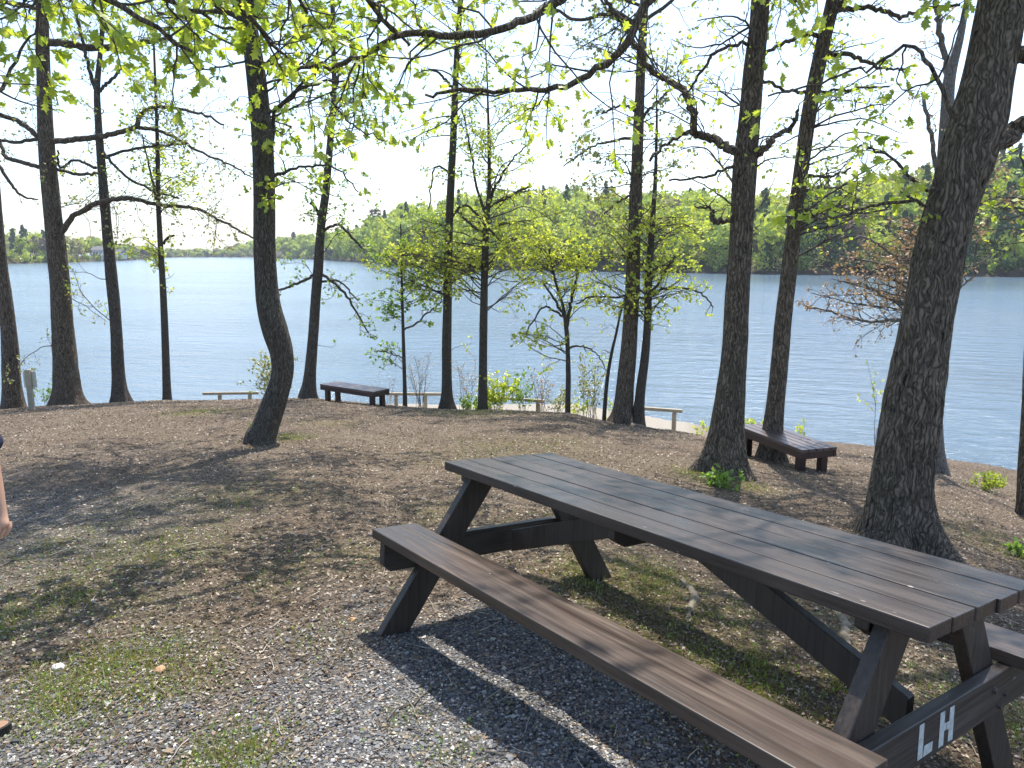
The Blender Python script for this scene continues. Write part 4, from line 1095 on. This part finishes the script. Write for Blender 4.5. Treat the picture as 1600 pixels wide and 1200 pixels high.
tree("thin straight young tree with yellow green tufts, left of the crooked trunk",
     [(261, 624, 12), (259, 560, 11), (256, 480, 10), (253, 420, 9), (250, 370, 8), (247, 310, 7), (246, 230, 6), (243, 140, 4), (240, 60, 3)],
     limbs=[([(251, 385, 4), (262, 372, 4), (272, 380 - 12, 3)],), ([(248, 330, 4), (235, 270, 3), (222, 210, 2)],)],
     sprays=[(215, 160, 40, 40, 10), (255, 130, 40, 50, 9), (285, 280, 45, 50, 9), (235, 400, 30, 18, 4), (262, 430, 35, 30, 5), (250, 220, 60, 60, 8), (215, 380, 35, 20, 4)],
     bark=BARK_DARK, leaf=L_YEL, leaf_size=.075, height=10, crown=4, crown_len=(.6, 1.4), n_leaf=3, sides=24, flare=.3, twigs=(2.2, 4.0))
tree("upright trunk at the left end of the maroon bench, with bare drooping boughs",
     [(481, 623, 20), (484, 590, 18), (489, 530, 16), (493, 470, 15), (497, 420, 15), (502, 350, 13), (509, 300, 12), (516, 220, 10), (522, 140, 8), (520, 40, 7), (518, -60, 6)],
     limbs=[([(500, 425, 5), (460, 445, 4), (430, 455, 3)],), ([(500, 425, 5), (540, 460, 4), (575, 520, 2)],), ([(500, 440, 4), (530, 440, 3), (560, 470, 2)],), ([(507, 360, 5), (530, 352, 4), (562, 384, 4), (568, 390, 3)],), ([(504, 345, 5), (490, 320, 5), (485, 318, 4)],)],
     sprays=[(450, 300, 40, 50, 5), (560, 330, 50, 50, 6), (540, 120, 60, 60, 10), (580, 190, 50, 60, 7), (520, 200, 60, 80, 8)],
     bark=BARK_GREY, leaf=L_GRN, leaf_size=.068, height=12, crown=10, n_leaf=3, sides=32, flare=.7, low_branches=5, twigs=(2.1, 4.0))
tree("straight dark trunk just right of the left maroon bench, in the middle of the view",
     [(698, 637, 20), (698, 610, 16), (698, 540, 15), (699, 480, 14), (700, 420, 14), (702, 350, 12), (704, 300, 12), (708, 220, 11), (711, 150, 10), (714, 80, 9), (720, 0, 8)],
     limbs=[([(711, 145, 5), (690, 117, 4), (670, 108, 3)],), ([(700, 350, 5), (725, 320, 4), (760, 350, 4), (790, 395, 3)], -.2), ([(705, 270, 4), (680, 262, 3), (670, 330, 2)],)],
     sprays=[(730, 210, 50, 60, 7), (670, 260, 45, 60, 6), (760, 110, 50, 50, 7), (690, 60, 60, 50, 8), (640, 410, 60, 50, 18, .8), (735, 415, 45, 40, 12, .8), (660, 370, 60, 40, 10, .8)],
     bark=BARK_DARK, leaf=L_YEL, leaf_size=.068, height=13, crown=12, n_leaf=3, sides=36, flare=.7, low_branches=4, twigs=(2.0, 4.0))
tree("young tree with upswept forks rising from the shrubs at centre",
     [(754, 622, 14), (755, 560, 13), (756, 480, 12), (758, 400, 11), (760, 350, 10), (764, 300, 7), (764, 230, 5), (762, 150, 3)],
     limbs=[([(760, 330, 6), (775, 290, 5), (800, 250, 3), (830, 220, 2)],), ([(760, 340, 6), (745, 290, 4), (735, 230, 3), (722, 170, 2)],), ([(758, 325, 6), (790, 310, 4), (830, 290, 3)],), ([(757, 365, 5), (735, 350, 4), (715, 330, 3)],)],
     sprays=[(790, 250, 70, 80, 16), (735, 200, 50, 80, 12), (810, 400, 75, 45, 16), (700, 400, 55, 45, 11), (830, 340, 60, 50, 14), (850, 180, 45, 40, 7), (775, 370, 90, 45, 18), (640, 400, 50, 50, 10)],
     bark=BARK_DARK, leaf=L_YEL, leaf_size=.068, height=9, crown=3, crown_len=(.5, 1.2), n_leaf=3, sides=28, flare=.4, twigs=(2.2, 4.0))
tree("small leafy sapling behind the right end of the left maroon bench",
     [(633, 634, 7), (632, 590, 6), (630, 520, 5), (628, 450, 4), (627, 390, 3), (626, 350, 2)], D=17.4,
     limbs=[([(632, 515, 3), (650, 505, 3), (690, 470, 2)],), ([(631, 560, 2), (600, 550, 2), (585, 548, 1.5)],)],
     sprays=[(600, 550, 30, 14, 4, .4), (640, 480, 38, 30, 10, .5), (665, 450, 30, 30, 8, .5), (600, 470, 30, 25, 6, .5), (650, 400, 50, 50, 16, .7), (590, 400, 30, 40, 5, .5)],
     bark=BARK_DARK, leaf=L_GRN, leaf_size=.078, height=4.6, crown=3, crown_len=(.3, .6), n_leaf=3, sides=16, flare=.2, twigs=(3.0, 5.0), group="young trees at the edge of the knoll", kind="sapling")
tree("thin sapling forking into three upright stems, right of the shrubs at centre",
     [(887, 642, 8), (888, 590, 8), (887, 545, 7), (885, 515, 7), (880, 480, 5), (868, 440, 4), (862, 410, 3), (858, 390, 2)],
     limbs=[([(886, 510, 6), (892, 470, 5), (902, 430, 4), (905, 395, 3)],), ([(883, 500, 5), (868, 470, 4), (850, 445, 3)],), ([(888, 545, 4), (905, 540, 3), (930, 550, 2), (945, 575, 1.5)],), ([(881, 495, 4), (850, 480, 3), (822, 520, 2)],)],
     sprays=[(850, 412, 60, 28, 16, .7), (910, 400, 55, 45, 18, .7), (820, 500, 35, 35, 6, .5), (920, 470, 40, 35, 8, .5), (870, 380, 90, 35, 20, 1)],
     bark=BARK_DARK, leaf=L_YEL, leaf_size=.068, height=3.9, crown=3, crown_len=(.3, .6), n_leaf=3, sides=16, flare=.2, twigs=(2.6, 4.4), group="young trees at the edge of the knoll", kind="sapling")
tree("very thin bare stem leaning right, just left of the dark trunk above the beach",
     [(944, 650, 6), (948, 600, 6), (955, 555, 5), (963, 520, 4), (972, 480, 3), (985, 440, 2)], sprays=[(960, 500, 25, 25, 3, .4), (920, 560, 30, 30, 3, .4)], bark=BARK_DARK, leaf=L_YEL, leaf_size=.06,
     height=3.4, crown=2, crown_len=(.3, .5), n_leaf=1, sides=14, flare=.2, group="young trees at the edge of the knoll", kind="sapling")
tree("tall dark trunk at right of centre, standing where the ground drops to the beach",
     [(972, 662, 34), (974, 640, 29), (979, 580, 26), (984, 520, 24), (988, 450, 22), (990, 390, 20), (993, 320, 19), (996, 240, 17), (999, 160, 15), (1002, 90, 14), (1006, 20, 13), (1010, -80, 12)],
     limbs=[([(992, 215, 5), (960, 220, 4), (925, 230, 3), (880, 260, 2)],), ([(996, 175, 5), (975, 165, 4), (940, 178, 3)],), ([(1003, 185, 5), (1025, 160, 4), (1060, 130, 3)],), ([(986, 305, 4), (960, 320, 3), (935, 345, 2)],), ([(1000, 45, 7), (960, 20, 6), (900, 30, 5), (850, 5, 4)], .3)],
     sprays=[(940, 250, 60, 50, 5), (1050, 200, 50, 70, 6), (930, 60, 60, 50, 6), (960, 370, 40, 40, 6), (1040, 300, 40, 40, 5)],
     bark=BARK_OAK, leaf=L_PALE, leaf_size=.075, height=13, crown=20, n_leaf=2, sides=48, flare=.7, rough=.045, low_branches=9, twigs=(2.6, 5.5), kind="oak_tree")
tree("dark trunk leaning right beside the low rail on the sand, full of yellow green leaves",
     [(996, 655, 18), (1001, 610, 15), (1008, 555, 13), (1012, 500, 12), (1013, 450, 12), (1016, 400, 11), (1020, 340, 8), (1024, 280, 6), (1026, 200, 4)],
     limbs=[([(1016, 465, 5), (1035, 430, 4), (1055, 400, 3)],), ([(1018, 462, 5), (1045, 450, 4), (1090, 455, 3), (1115, 480, 2)],), ([(1013, 480, 4), (1000, 465, 4), (930, 465, 3), (900, 475, 2)],), ([(1012, 420, 4), (990, 400, 3), (965, 400, 2)],)],
     sprays=[(1060, 440, 65, 45, 20, .8), (950, 440, 60, 40, 16, .8), (1070, 380, 55, 40, 20), (970, 350, 50, 40, 8), (1040, 330, 60, 50, 10), (1060, 500, 50, 20, 5, .6)],
     bark=BARK_DARK, leaf=L_YEL, leaf_size=.068, height=7.5, crown=4, crown_len=(.5, 1.2), n_leaf=3, sides=28, flare=.5, twigs=(2.2, 4.0))
tree("stout oak with a great limb arching left, beside the right maroon bench",
     [(1130, 742, 58), (1133, 710, 52), (1137, 660, 46), (1143, 600, 42), (1148, 540, 39), (1151, 470, 37), (1156, 400, 35), (1160, 330, 34), (1164, 260, 36), (1171, 190, 33), (1178, 110, 31), (1186, 30, 28), (1194, -80, 25)],
     limbs=[([(1160, 238, 15), (1140, 232, 14), (1112, 216, 13), (1085, 208, 12), (1084, 178, 11), (1072, 147, 11), (1046, 126, 10), (1012, 104, 9), (992, 70, 9), (972, 35, 8), (945, 0, 7), (925, -40, 6)], .3),
            ([(1178, 248, 11), (1198, 228, 10), (1218, 208, 8), (1235, 200, 7), (1247, 172, 5)],), ([(1145, 345, 7), (1128, 346, 7), (1115, 345, 8), (1110, 328, 4), (1085, 322, 2)],),
            ([(1080, 205, 7), (1050, 218, 5), (1030, 235, 5), (1015, 252, 4)],), ([(1155, 255, 5), (1100, 277, 4), (1045, 282, 3)],), ([(1172, 66, 6), (1120, 80, 5), (1085, 130, 4), (1060, 155, 2)],)],
     sprays=[(1080, 260, 60, 40, 5), (1230, 230, 40, 50, 5), (1100, 90, 60, 60, 6)],
     bark=BARK_OAK, leaf=L_YEL, leaf_size=.06, height=10.5, crown=34, crown_len=(1.8, 3.6), n_leaf=1, sides=96, flare=1.0, rough=.065, step=.03, twigs=(2.0, 4.0), kind="oak_tree")
tree("tall oak beside the right maroon bench, curving to the right as it rises",
     [(1204, 718, 34), (1206, 690, 30), (1212, 630, 27), (1219, 560, 26), (1224, 500, 25), (1231, 440, 24), (1238, 380, 23), (1246, 310, 22), (1254, 250, 22), (1262, 190, 22), (1275, 120, 22), (1288, 60, 22), (1302, 0, 20), (1320, -90, 18)],
     limbs=[([(1290, 60, 8), (1260, 55, 7), (1230, 65, 6), (1200, 80, 5), (1180, 100, 3)],), ([(1302, 18, 9), (1340, 12, 8), (1375, 15, 7), (1412, 25, 6), (1450, 12, 5), (1500, 8, 4)],),
            ([(1290, 84, 8), (1330, 86, 7), (1355, 96, 6), (1385, 108, 4), (1415, 108, 3)],), ([(1262, 145, 6), (1225, 140, 5), (1190, 125, 5), (1170, 130, 3)],), ([(1265, 143, 5), (1310, 142, 4), (1390, 135, 3)],),
            ([(1252, 275, 5), (1300, 275, 4), (1330, 262, 3)],)],
     sprays=[(1340, 130, 70, 50, 8), (1360, 230, 70, 50, 10), (1330, 50, 80, 50, 9), (1230, 260, 40, 60, 5), (1330, 320, 60, 30, 8), (1300, 300, 70, 60, 8)],
     bark=BARK_OAK, leaf=L_OAK, leaf_size=.07, height=12, crown=24, n_leaf=1, sides=64, flare=.6, rough=.05, twigs=(2.1, 4.0), kind="oak_tree")
tree("pale weathered double-stemmed tree behind the thickest oak, reddish young leaves on low boughs",
     [(1462, 738, 30), (1460, 690, 26), (1458, 600, 24), (1462, 500, 22), (1468, 400, 20), (1472, 300, 19), (1476, 230, 19), (1480, 170, 18), (1484, 120, 17), (1500, 60, 11), (1512, 0, 9)],
     limbs=[([(1483, 130, 10), (1476, 80, 9), (1466, 30, 8), (1460, -20, 6)],), ([(1472, 320, 8), (1460, 240, 7), (1448, 180, 6), (1441, 145, 5)],),
            ([(1455, 505, 7), (1400, 500, 5), (1350, 502, 4), (1300, 488, 3), (1255, 478, 2)], .2), ([(1458, 480, 6), (1400, 470, 5), (1350, 445, 3), (1310, 440, 2)], -.2), ([(1460, 455, 6), (1420, 430, 5), (1370, 410, 3), (1310, 400, 2)], .2),
            ([(1465, 430, 5), (1400, 400, 4), (1350, 370, 3), (1320, 380, 2)],), ([(1465, 470, 5), (1500, 450, 3), (1525, 430, 2)],), ([(1465, 420, 4), (1520, 415, 3), (1548, 400, 2)],)],
     sprays=[(1340, 410, 60, 30, 8), (1390, 380, 50, 30, 7), (1300, 450, 40, 20, 4), (1400, 450, 50, 40, 6), (1570, 290, 40, 50, 4), (1560, 340, 40, 40, 3)],
     bark=BARK_SNAG, leaf=L_RED, leaf_size=.055, height=11, crown=4, n_leaf=2, sides=36, flare=.5, rough=.03, twigs=(2.6, 4.6), crown_len=(.8, 1.6))
tree("narrow dark trunk cut by the right edge, lower on the slope",
     [(1600, 806, 20), (1601, 740, 19), (1606, 650, 18), (1612, 500, 17), (1620, 300, 16), (1628, 100, 14)], bark=BARK_OAK, leaf=L_OAK, leaf_size=.07, height=10, crown=14, n_leaf=2, sides=32, flare=.4, rough=.05, kind="oak_tree",
     sprays=[(1590, 250, 50, 60, 5), (1560, 330, 40, 30, 4)])
# ------------------------------------------------------------------ shrubs at the rim
def shrub(px_, ytop, wpx, label, leafm, lsize, n_stem, n_leaf, D=None, twigs=(5, 7), ybase=None, name="shrub", group="shrubs along the rim of the knoll"):
    t0 = ray(px_, 640); t = t0[0] / t0[1]
    if ybase is not None: b = on_ground(px_, ybase)
    else:
        D = D or float(np.interp(t, _ct, _cd)) + .4
        b = np.array([t * D, D, float(gz(t * D, D))])
    D = b[1]; top = at(px_, ytop, D)[2]; h = max(.15, top - b[2]); wd = wpx * scale_at(px_, ytop, D) / 2
    r = empty(name, tuple(b), label, "shrub" if name == "shrub" else "plant", group)
    n = n_stem; a = rng.uniform(0, 6.28, n); rad = wd * rng.random(n) ** .6
    P0_ = np.stack([rng.normal(0, wd * .18, n), rng.normal(0, wd * .15, n), np.full(n, -.06)], 1)
    tgt = np.stack([np.cos(a) * rad, np.sin(a) * rad * .8, h * rng.uniform(.45, 1.0, n)], 1)
    d = unit(tgt - P0_); L = np.linalg.norm(tgt - P0_, axis=1)
    S = walk(P0_, d, L, 10, .07, .01); R = np.linspace(1, .3, 10)[None] * np.clip(.0035 * (L / .8), .002, .007)[:, None]
    tw = Acc(); v, q = tubes(S, R, 4); tw.add(v, q)
    L1, R1 = children(S, R, twigs[0], (25, 65), .35, 5, .15, .05, .25, .9, .06, .5, .003); v, q = tubes(L1, np.maximum(R1, .0012), 3); tw.add(v, q)
    tw.build("stems", [TWIG], r)
    v, q = leaves(np.concatenate([L1, L1, S[:, [1, 3, 5, 7, 9]]]), n_leaf, lsize * 1.1, DIAMOND, .1, .7, .8)
    mesh_obj("foliage", v, q, leafm, r)
    return r
shrub(425, 548, 75, "pale yellow green shrub behind the foot of the crooked trunk", L_PALE, .06, 30, 4, D=18.9)
shrub(72, 590, 40, "small blue green shrub between the pale board and the big left trunk", L_GRN, .045, 14, 3, D=18.6)
shrub(602, 585, 55, "nearly bare twiggy shrub at the right end of the left maroon bench", L_RED, .035, 12, 1, D=18)
shrub(655, 545, 60, "tall thin reddish shrub between the leafy sapling and the straight dark trunk", L_RED, .035, 16, 1)
shrub(728, 552, 45, "thin reddish tall shrub between the two dark trunks at centre", L_RED, .04, 12, 2)
shrub(780, 580, 62, "dense yellow green shrub just right of the young forked tree", L_YEL, .07, 26, 4)
shrub(738, 620, 70, "low bright green clump at the foot of the young forked tree", L_GRN, .06, 26, 4)
shrub(818, 582, 46, "blue green leafy shrub right of the dense yellow green shrub", L_GRN, .06, 16, 3)
shrub(846, 572, 60, "tall sparse reddish shrub left of the three-stemmed sapling", L_RED, .04, 18, 2)
shrub(872, 605, 50, "low pale shrub at the foot of the three-stemmed sapling", L_PALE, .05, 18, 3)
shrub(925, 548, 56, "pale airy shrub between the three-stemmed sapling and the leaning stem", L_PALE, .055, 16, 3)
shrub(905, 622, 60, "low green clump under the pale airy shrub", L_YEL, .05, 20, 3)
shrub(958, 615, 24, "tiny shrub left of the foot of the tall dark trunk above the beach", L_YEL, .045, 9, 3)
shrub(1100, 652, 30, "small green sprig on the sand left of the stout oak", L_YEL, .05, 8, 3, D=15.6)
shrub(1176, 640, 34, "small leafy sprig between the stout oak and the right maroon bench", L_YEL, .07, 8, 3, D=14.9)
shrub(1256, 655, 24, "little green sprig behind the right maroon bench", L_YEL, .06, 6, 3, D=14.8)
shrub(1542, 738, 60, "bushy yellow green plant at the waterline right of the thickest oak", L_YEL, .055, 18, 4, ybase=768)
shrub(1380, 535, 40, "slender green shoot rising left of the thickest oak", L_YEL, .07, 3, 2, D=13.8)
shrub(1130, 735, 70, "grass and weeds around the foot of the stout oak", L_GRN, .05, 22, 3, ybase=762, name="weed_clump", group="weeds near the trunks")
shrub(1590, 845, 50, "weed clump at the right edge on the slope", L_GRN, .04, 14, 3, ybase=868, name="weed_clump", group="weeds near the trunks")
shrub(405, 660, 34, "small ivy sprig at the foot of the crooked trunk", L_GRN, .045, 8, 3, ybase=688, name="weed_clump", group="weeds near the trunks")

# ------------------------------------------------------------------ litter, gravel, grass
def scatter_xy(n, d0, d1, power=1.0, tr=(-.82, .86)):
    u_ = rng.random(n)
    D = d0 * (d1 / d0) ** (u_ ** power)
    t = rng.uniform(*tr, n); return t * D, D
def leafy_color(name, cols, rough=.9):
    m, nt, out = new_mat(name); p = N(nt, "ShaderNodeBsdfPrincipled"); p.inputs["Roughness"].default_value = rough; p.inputs["Specular IOR Level"].default_value = .25
    g = N(nt, "ShaderNodeNewGeometry"); n = len(cols)
    r = ramp(nt, g.outputs["Random Per Island"], [(i / n, c) for i, c in enumerate(cols)], 'CONSTANT'); nt.links.new(r.outputs[0], p.inputs["Base Color"])
    nt.links.new(p.outputs[0], out.inputs[0]); return m
M_CHIP = leafy_color("litter_chips", [(0.059, 0.040, 0.027), (0.106, 0.074, 0.050), (0.153, 0.112, 0.076), (0.100, 0.078, 0.059), (0.212, 0.159, 0.112), (0.130, 0.085, 0.053), (0.295, 0.236, 0.177), (0.042, 0.032, 0.024), (0.425, 0.366, 0.295), (0.118, 0.083, 0.057)])
M_STONE = leafy_color("gravel_stones", [(0.094, 0.096, 0.101), (0.138, 0.140, 0.145), (0.182, 0.182, 0.185), (0.061, 0.062, 0.066), (0.116, 0.119, 0.128), (0.242, 0.237, 0.226), (0.154, 0.143, 0.130), (0.396, 0.380, 0.352), (0.220, 0.171, 0.121)])
M_TWIGG = leafy_color("fallen_twigs", [(.16, .13, .10), (.28, .24, .19), (.09, .07, .055), (.38, .34, .28)])
n = 210000
x, y = scatter_xy(n, 1.25, 17.5, .85)
gm_ = gravel_mask(x, y); keep = (rng.random(n) > gm_ * .93) & (sand_mask(x, y) < .2); x, y = x[keep], y[keep]; n = len(x)
s = rng.uniform(.004, .0165, n) ** 1.0 * (.62 + .05 * y)
a = rng.uniform(0, 6.28, n); el = rng.uniform(.3, .8, n)
z = gz(x, y) + .004 + rng.random(n) * .006
dx = np.stack([np.cos(a), np.sin(a), rng.normal(0, .28, n)], 1); dy = np.stack([-np.sin(a), np.cos(a), rng.normal(0, .28, n)], 1) * el[:, None]
c = np.stack([x, y, z], 1)
up = rng.uniform(.0, .45, n)[:, None] * np.array([[0, 0, 1.0]])
sc = s[:, None]
V = np.stack([c - dx * sc, c + dy * sc * .9 + up * sc, c + dx * sc, c - dy * sc + up * sc * .5], 1).reshape(-1, 3)
o = mesh_obj("leaf_litter", V, np.arange(n * 4).reshape(n, 4), M_CHIP); tag(o, "brown leaf litter and wood chips strewn over the clearing", "leaf litter", None, "stuff")

n = 190000
x, y = scatter_xy(n, 1.15, 6.5, .95, (-.85, .9))
keep = rng.random(n) < gravel_mask(x, y) * 1.15; x, y = x[keep], y[keep]; n = len(x)
CUBE = np.array([[-1, -1, -1], [1, -1, -1], [1, 1, -1], [-1, 1, -1], [-1, -1, 1], [1, -1, 1], [1, 1, 1], [-1, 1, 1]], float) * .58
CQ = np.array([[0, 3, 2, 1], [4, 5, 6, 7], [0, 1, 5, 4], [1, 2, 6, 5], [2, 3, 7, 6], [3, 0, 4, 7]])
V = CUBE[None] * (1 + rng.normal(0, .28, (n, 8, 3)))
s = rng.uniform(.003, .0082, n) * (1 + (rng.random(n) < .03) * 1.0)
sc = np.stack([s * rng.uniform(.8, 1.5, n), s, s * rng.uniform(.45, .8, n)], 1)
V = V * sc[:, None, :]
a = rng.uniform(0, 6.28, n); ca, sa_ = np.cos(a)[:, None], np.sin(a)[:, None]
VX = V[..., 0] * ca - V[..., 1] * sa_; VY = V[..., 0] * sa_ + V[..., 1] * ca
V = np.stack([VX + x[:, None], VY + y[:, None], V[..., 2] + (gz(x, y) + s * .2)[:, None]], -1)
o = mesh_obj("gravel", V.reshape(-1, 3), (CQ[None] + (np.arange(n) * 8)[:, None, None]).reshape(-1, 4), M_STONE)
tag(o, "grey crushed gravel in the foreground and under the near bench", "gravel", None, "stuff")

n = 2600
x, y = scatter_xy(n, 1.3, 16, .9); L = rng.uniform(.03, .22, n) * (.7 + .05 * y); a = rng.uniform(0, 6.28, n)
P_ = walk(np.stack([x, y, gz(x, y)], 1), np.stack([np.cos(a), np.sin(a), 0 * a], 1), L, 5, .18, 0)
P_[..., 2] = gz(P_[..., 0], P_[..., 1]) + .006 + rng.random((n, 1)) * .006
v, q = tubes(P_, np.linspace(1, .4, 5)[None] * rng.uniform(.0012, .0035, n)[:, None], 4)
o = mesh_obj("fallen_twigs", v, q, M_TWIGG, None, True); tag(o, "thin fallen twigs scattered on the ground", "twigs", None, "stuff")

M_GRASS = leaf_mat("grass_blades", [(.10, .16, .03), (.17, .21, .045), (.28, .26, .07), (.13, .18, .035)], .4)
n = 420000
x, y = scatter_xy(n, 1.2, 17, .8)
gm_ = grass_mask(x, y); base = (fbm(x * 2.3, y * 2.3, 3, 77) > .66) * .10
keep = rng.random(n) < np.clip(gm_ ** 1.2 * .75 + base * .8, 0, 1); x, y = x[keep], y[keep]; n = len(x)
h = rng.uniform(.012, .05, n) * (.7 + .04 * y) * (.6 + .6 * grass_mask(x, y)); a = rng.uniform(0, 6.28, n)
c = np.stack([x, y, gz(x, y) - .002], 1); side = np.stack([np.cos(a), np.sin(a), 0 * a], 1) * rng.uniform(.0011, .0026, n)[:, None] * (.8 + .12 * y)[:, None]
tip = c + np.stack([rng.normal(0, .45, n), rng.normal(0, .45, n), np.ones(n)], 1) * h[:, None]
V = np.stack([c - side, c + side, tip + side * .25, tip - side * .25], 1).reshape(-1, 3)
o = mesh_obj("grass", V, np.arange(n * 4).reshape(n, 4), M_GRASS); tag(o, "sparse short grass and moss tufts in patches on the ground", "grass", None, "stuff")
# broad small weed leaves in the grass patches
n = 26000
x, y = scatter_xy(n, 1.2, 10, .8); keep = rng.random(n) < grass_mask(x, y) * .9; x, y = x[keep], y[keep]; n = len(x)
P_ = walk(np.stack([x, y, gz(x, y)], 1), rng.normal(0, .5, (n, 3)) + np.array([0, 0, 1.0]), rng.uniform(.008, .03, n), 3, .1, 0)
v, q = leaves(P_, 2, .013, DIAMOND, -.1, .9, .8)
o = mesh_obj("ground_cover", v, q, L_GRN); tag(o, "small green weed leaves in the mossy patches", "weeds", None, "stuff")

# ------------------------------------------------------------------ roots, stones
M_ROOT = simple_mat("pale_root", (.12, .10, .078), .9, .1, (.24, .21, .165), .4, 30)
M_ROOTD = simple_mat("dark_root", (.10, .085, .07), .9, .2, (.2, .17, .14), .4, 30)
def root_obj(pts, label, mat, cat="root", name="exposed_root"):
    rows = []
    for a, b, w in pts:
        g = on_ground(a, b); rr = w / 2 * scale_at(a, b, g[1]); rows.append([g[0], g[1], g[2] - rr * .15, rr])
    s = resample(rows, 30); s[:, :3] += rng.normal(0, .004, (30, 3)); s[:, 3] *= rng.uniform(.85, 1.15, 30)
    s[0, 3] *= .3; s[-1, 3] *= .2
    o0 = s[0, :3].copy(); v, q = tubes(s[None, :, :3] - o0, s[None, :, 3], 10)
    o = mesh_obj(name, v, q, mat, None, True); o.location = o0
    return tag(o, label, cat, "pale roots showing on the ground")
root_obj([(1062, 905, 5), (1074, 916, 10), (1084, 930, 14), (1081, 948, 12), (1074, 966, 8), (1073, 985, 4)], "thick pale curved root lying beyond the picnic table's middle", M_ROOT)
root_obj([(1300, 950, 8), (1318, 970, 12), (1320, 995, 13), (1330, 1025, 8)], "pale root seen beneath the right half of the picnic table", M_ROOT)
root_obj([(1470, 735, 10), (1488, 740, 8), (1510, 752, 5)], "thin root running towards the water from the pale double-stemmed tree", M_ROOTD)
root_obj([(985, 664, 12), (1003, 668, 9), (1030, 672, 5), (1050, 668, 3)], "root at the foot of the tall dark trunk above the beach", M_ROOTD)
root_obj([(655, 945, 4), (690, 940, 7), (735, 950, 6), (770, 962, 3)], "pale flat stick lying beside the left legs of the picnic table", M_ROOT, "stick", "fallen_stick")
root_obj([(505, 1010, 3), (540, 1000, 4), (553, 985, 2)], "thin white stick on the gravel left of the table's shadow", M_ROOT, "stick", "fallen_stick")
root_obj([(795, 1010, 2), (830, 1035, 3), (860, 1075, 3), (862, 1085, 2)], "long thin twig on the shaded gravel below the near bench", M_ROOTD, "stick", "fallen_stick")
def stone(px_, py_, wpx, label, col, fl=.6):
    g = on_ground(px_, py_); r = wpx / 2 * scale_at(px_, py_, g[1])
    bm = bmesh.new(); bmesh.ops.create_icosphere(bm, subdivisions=2, radius=1)
    k = np.random.default_rng(int(px_)); ph = k.uniform(-1, 1, (7, 3))
    for vv in bm.verts:
        d = vv.co.normalized(); f = min(1.0, min(.78 / max(1e-3, abs(d.dot(Vector(p_).normalized()))) for p_ in ph)); vv.co = d * f * r; vv.co.z *= fl
    bmesh.ops.translate(bm, verts=bm.verts, vec=(0, 0, r * fl * .35))
    o = bm_obj("stone", bm, simple_mat("stone", col, .85, .3, tuple(c * 1.25 for c in col), .3, 40)); o.location = tuple(g)
    return tag(o, label, "stone")
stone(250, 1052, 22, "orange brown angular stone on the gravel near the bottom left", (.36, .22, .13))
stone(92, 1050, 22, "whitish stone beside the yellow moss patch at bottom left", (.5, .46, .44))
stone(371, 1114, 9, "small white pebble left of the table's shadow", (.6, .6, .58))
stone(550, 970, 14, "small orange stone just left of the near left table leg", (.40, .25, .13), .4)
stone(1470, 1028, 10, "small dark cone-like stone seen between the right table legs", (.05, .04, .035), .9)

# ------------------------------------------------------------------ air
m, nt, out = new_mat("haze_air")
vp = N(nt, "ShaderNodeVolumePrincipled"); vp.inputs["Color"].default_value = (.86, .92, 1, 1); vp.inputs["Density"].default_value = .00028; vp.inputs["Anisotropy"].default_value = .3
nt.links.new(vp.outputs[0], out.inputs["Volume"])
bm = bmesh.new(); bm_box(bm, (0, 700, 28), (3400, 1700, 84)); hz = bm_obj("haze", bm, m); tag(hz, "thin pale haze over the lake and its far shores", "haze", None, "stuff")
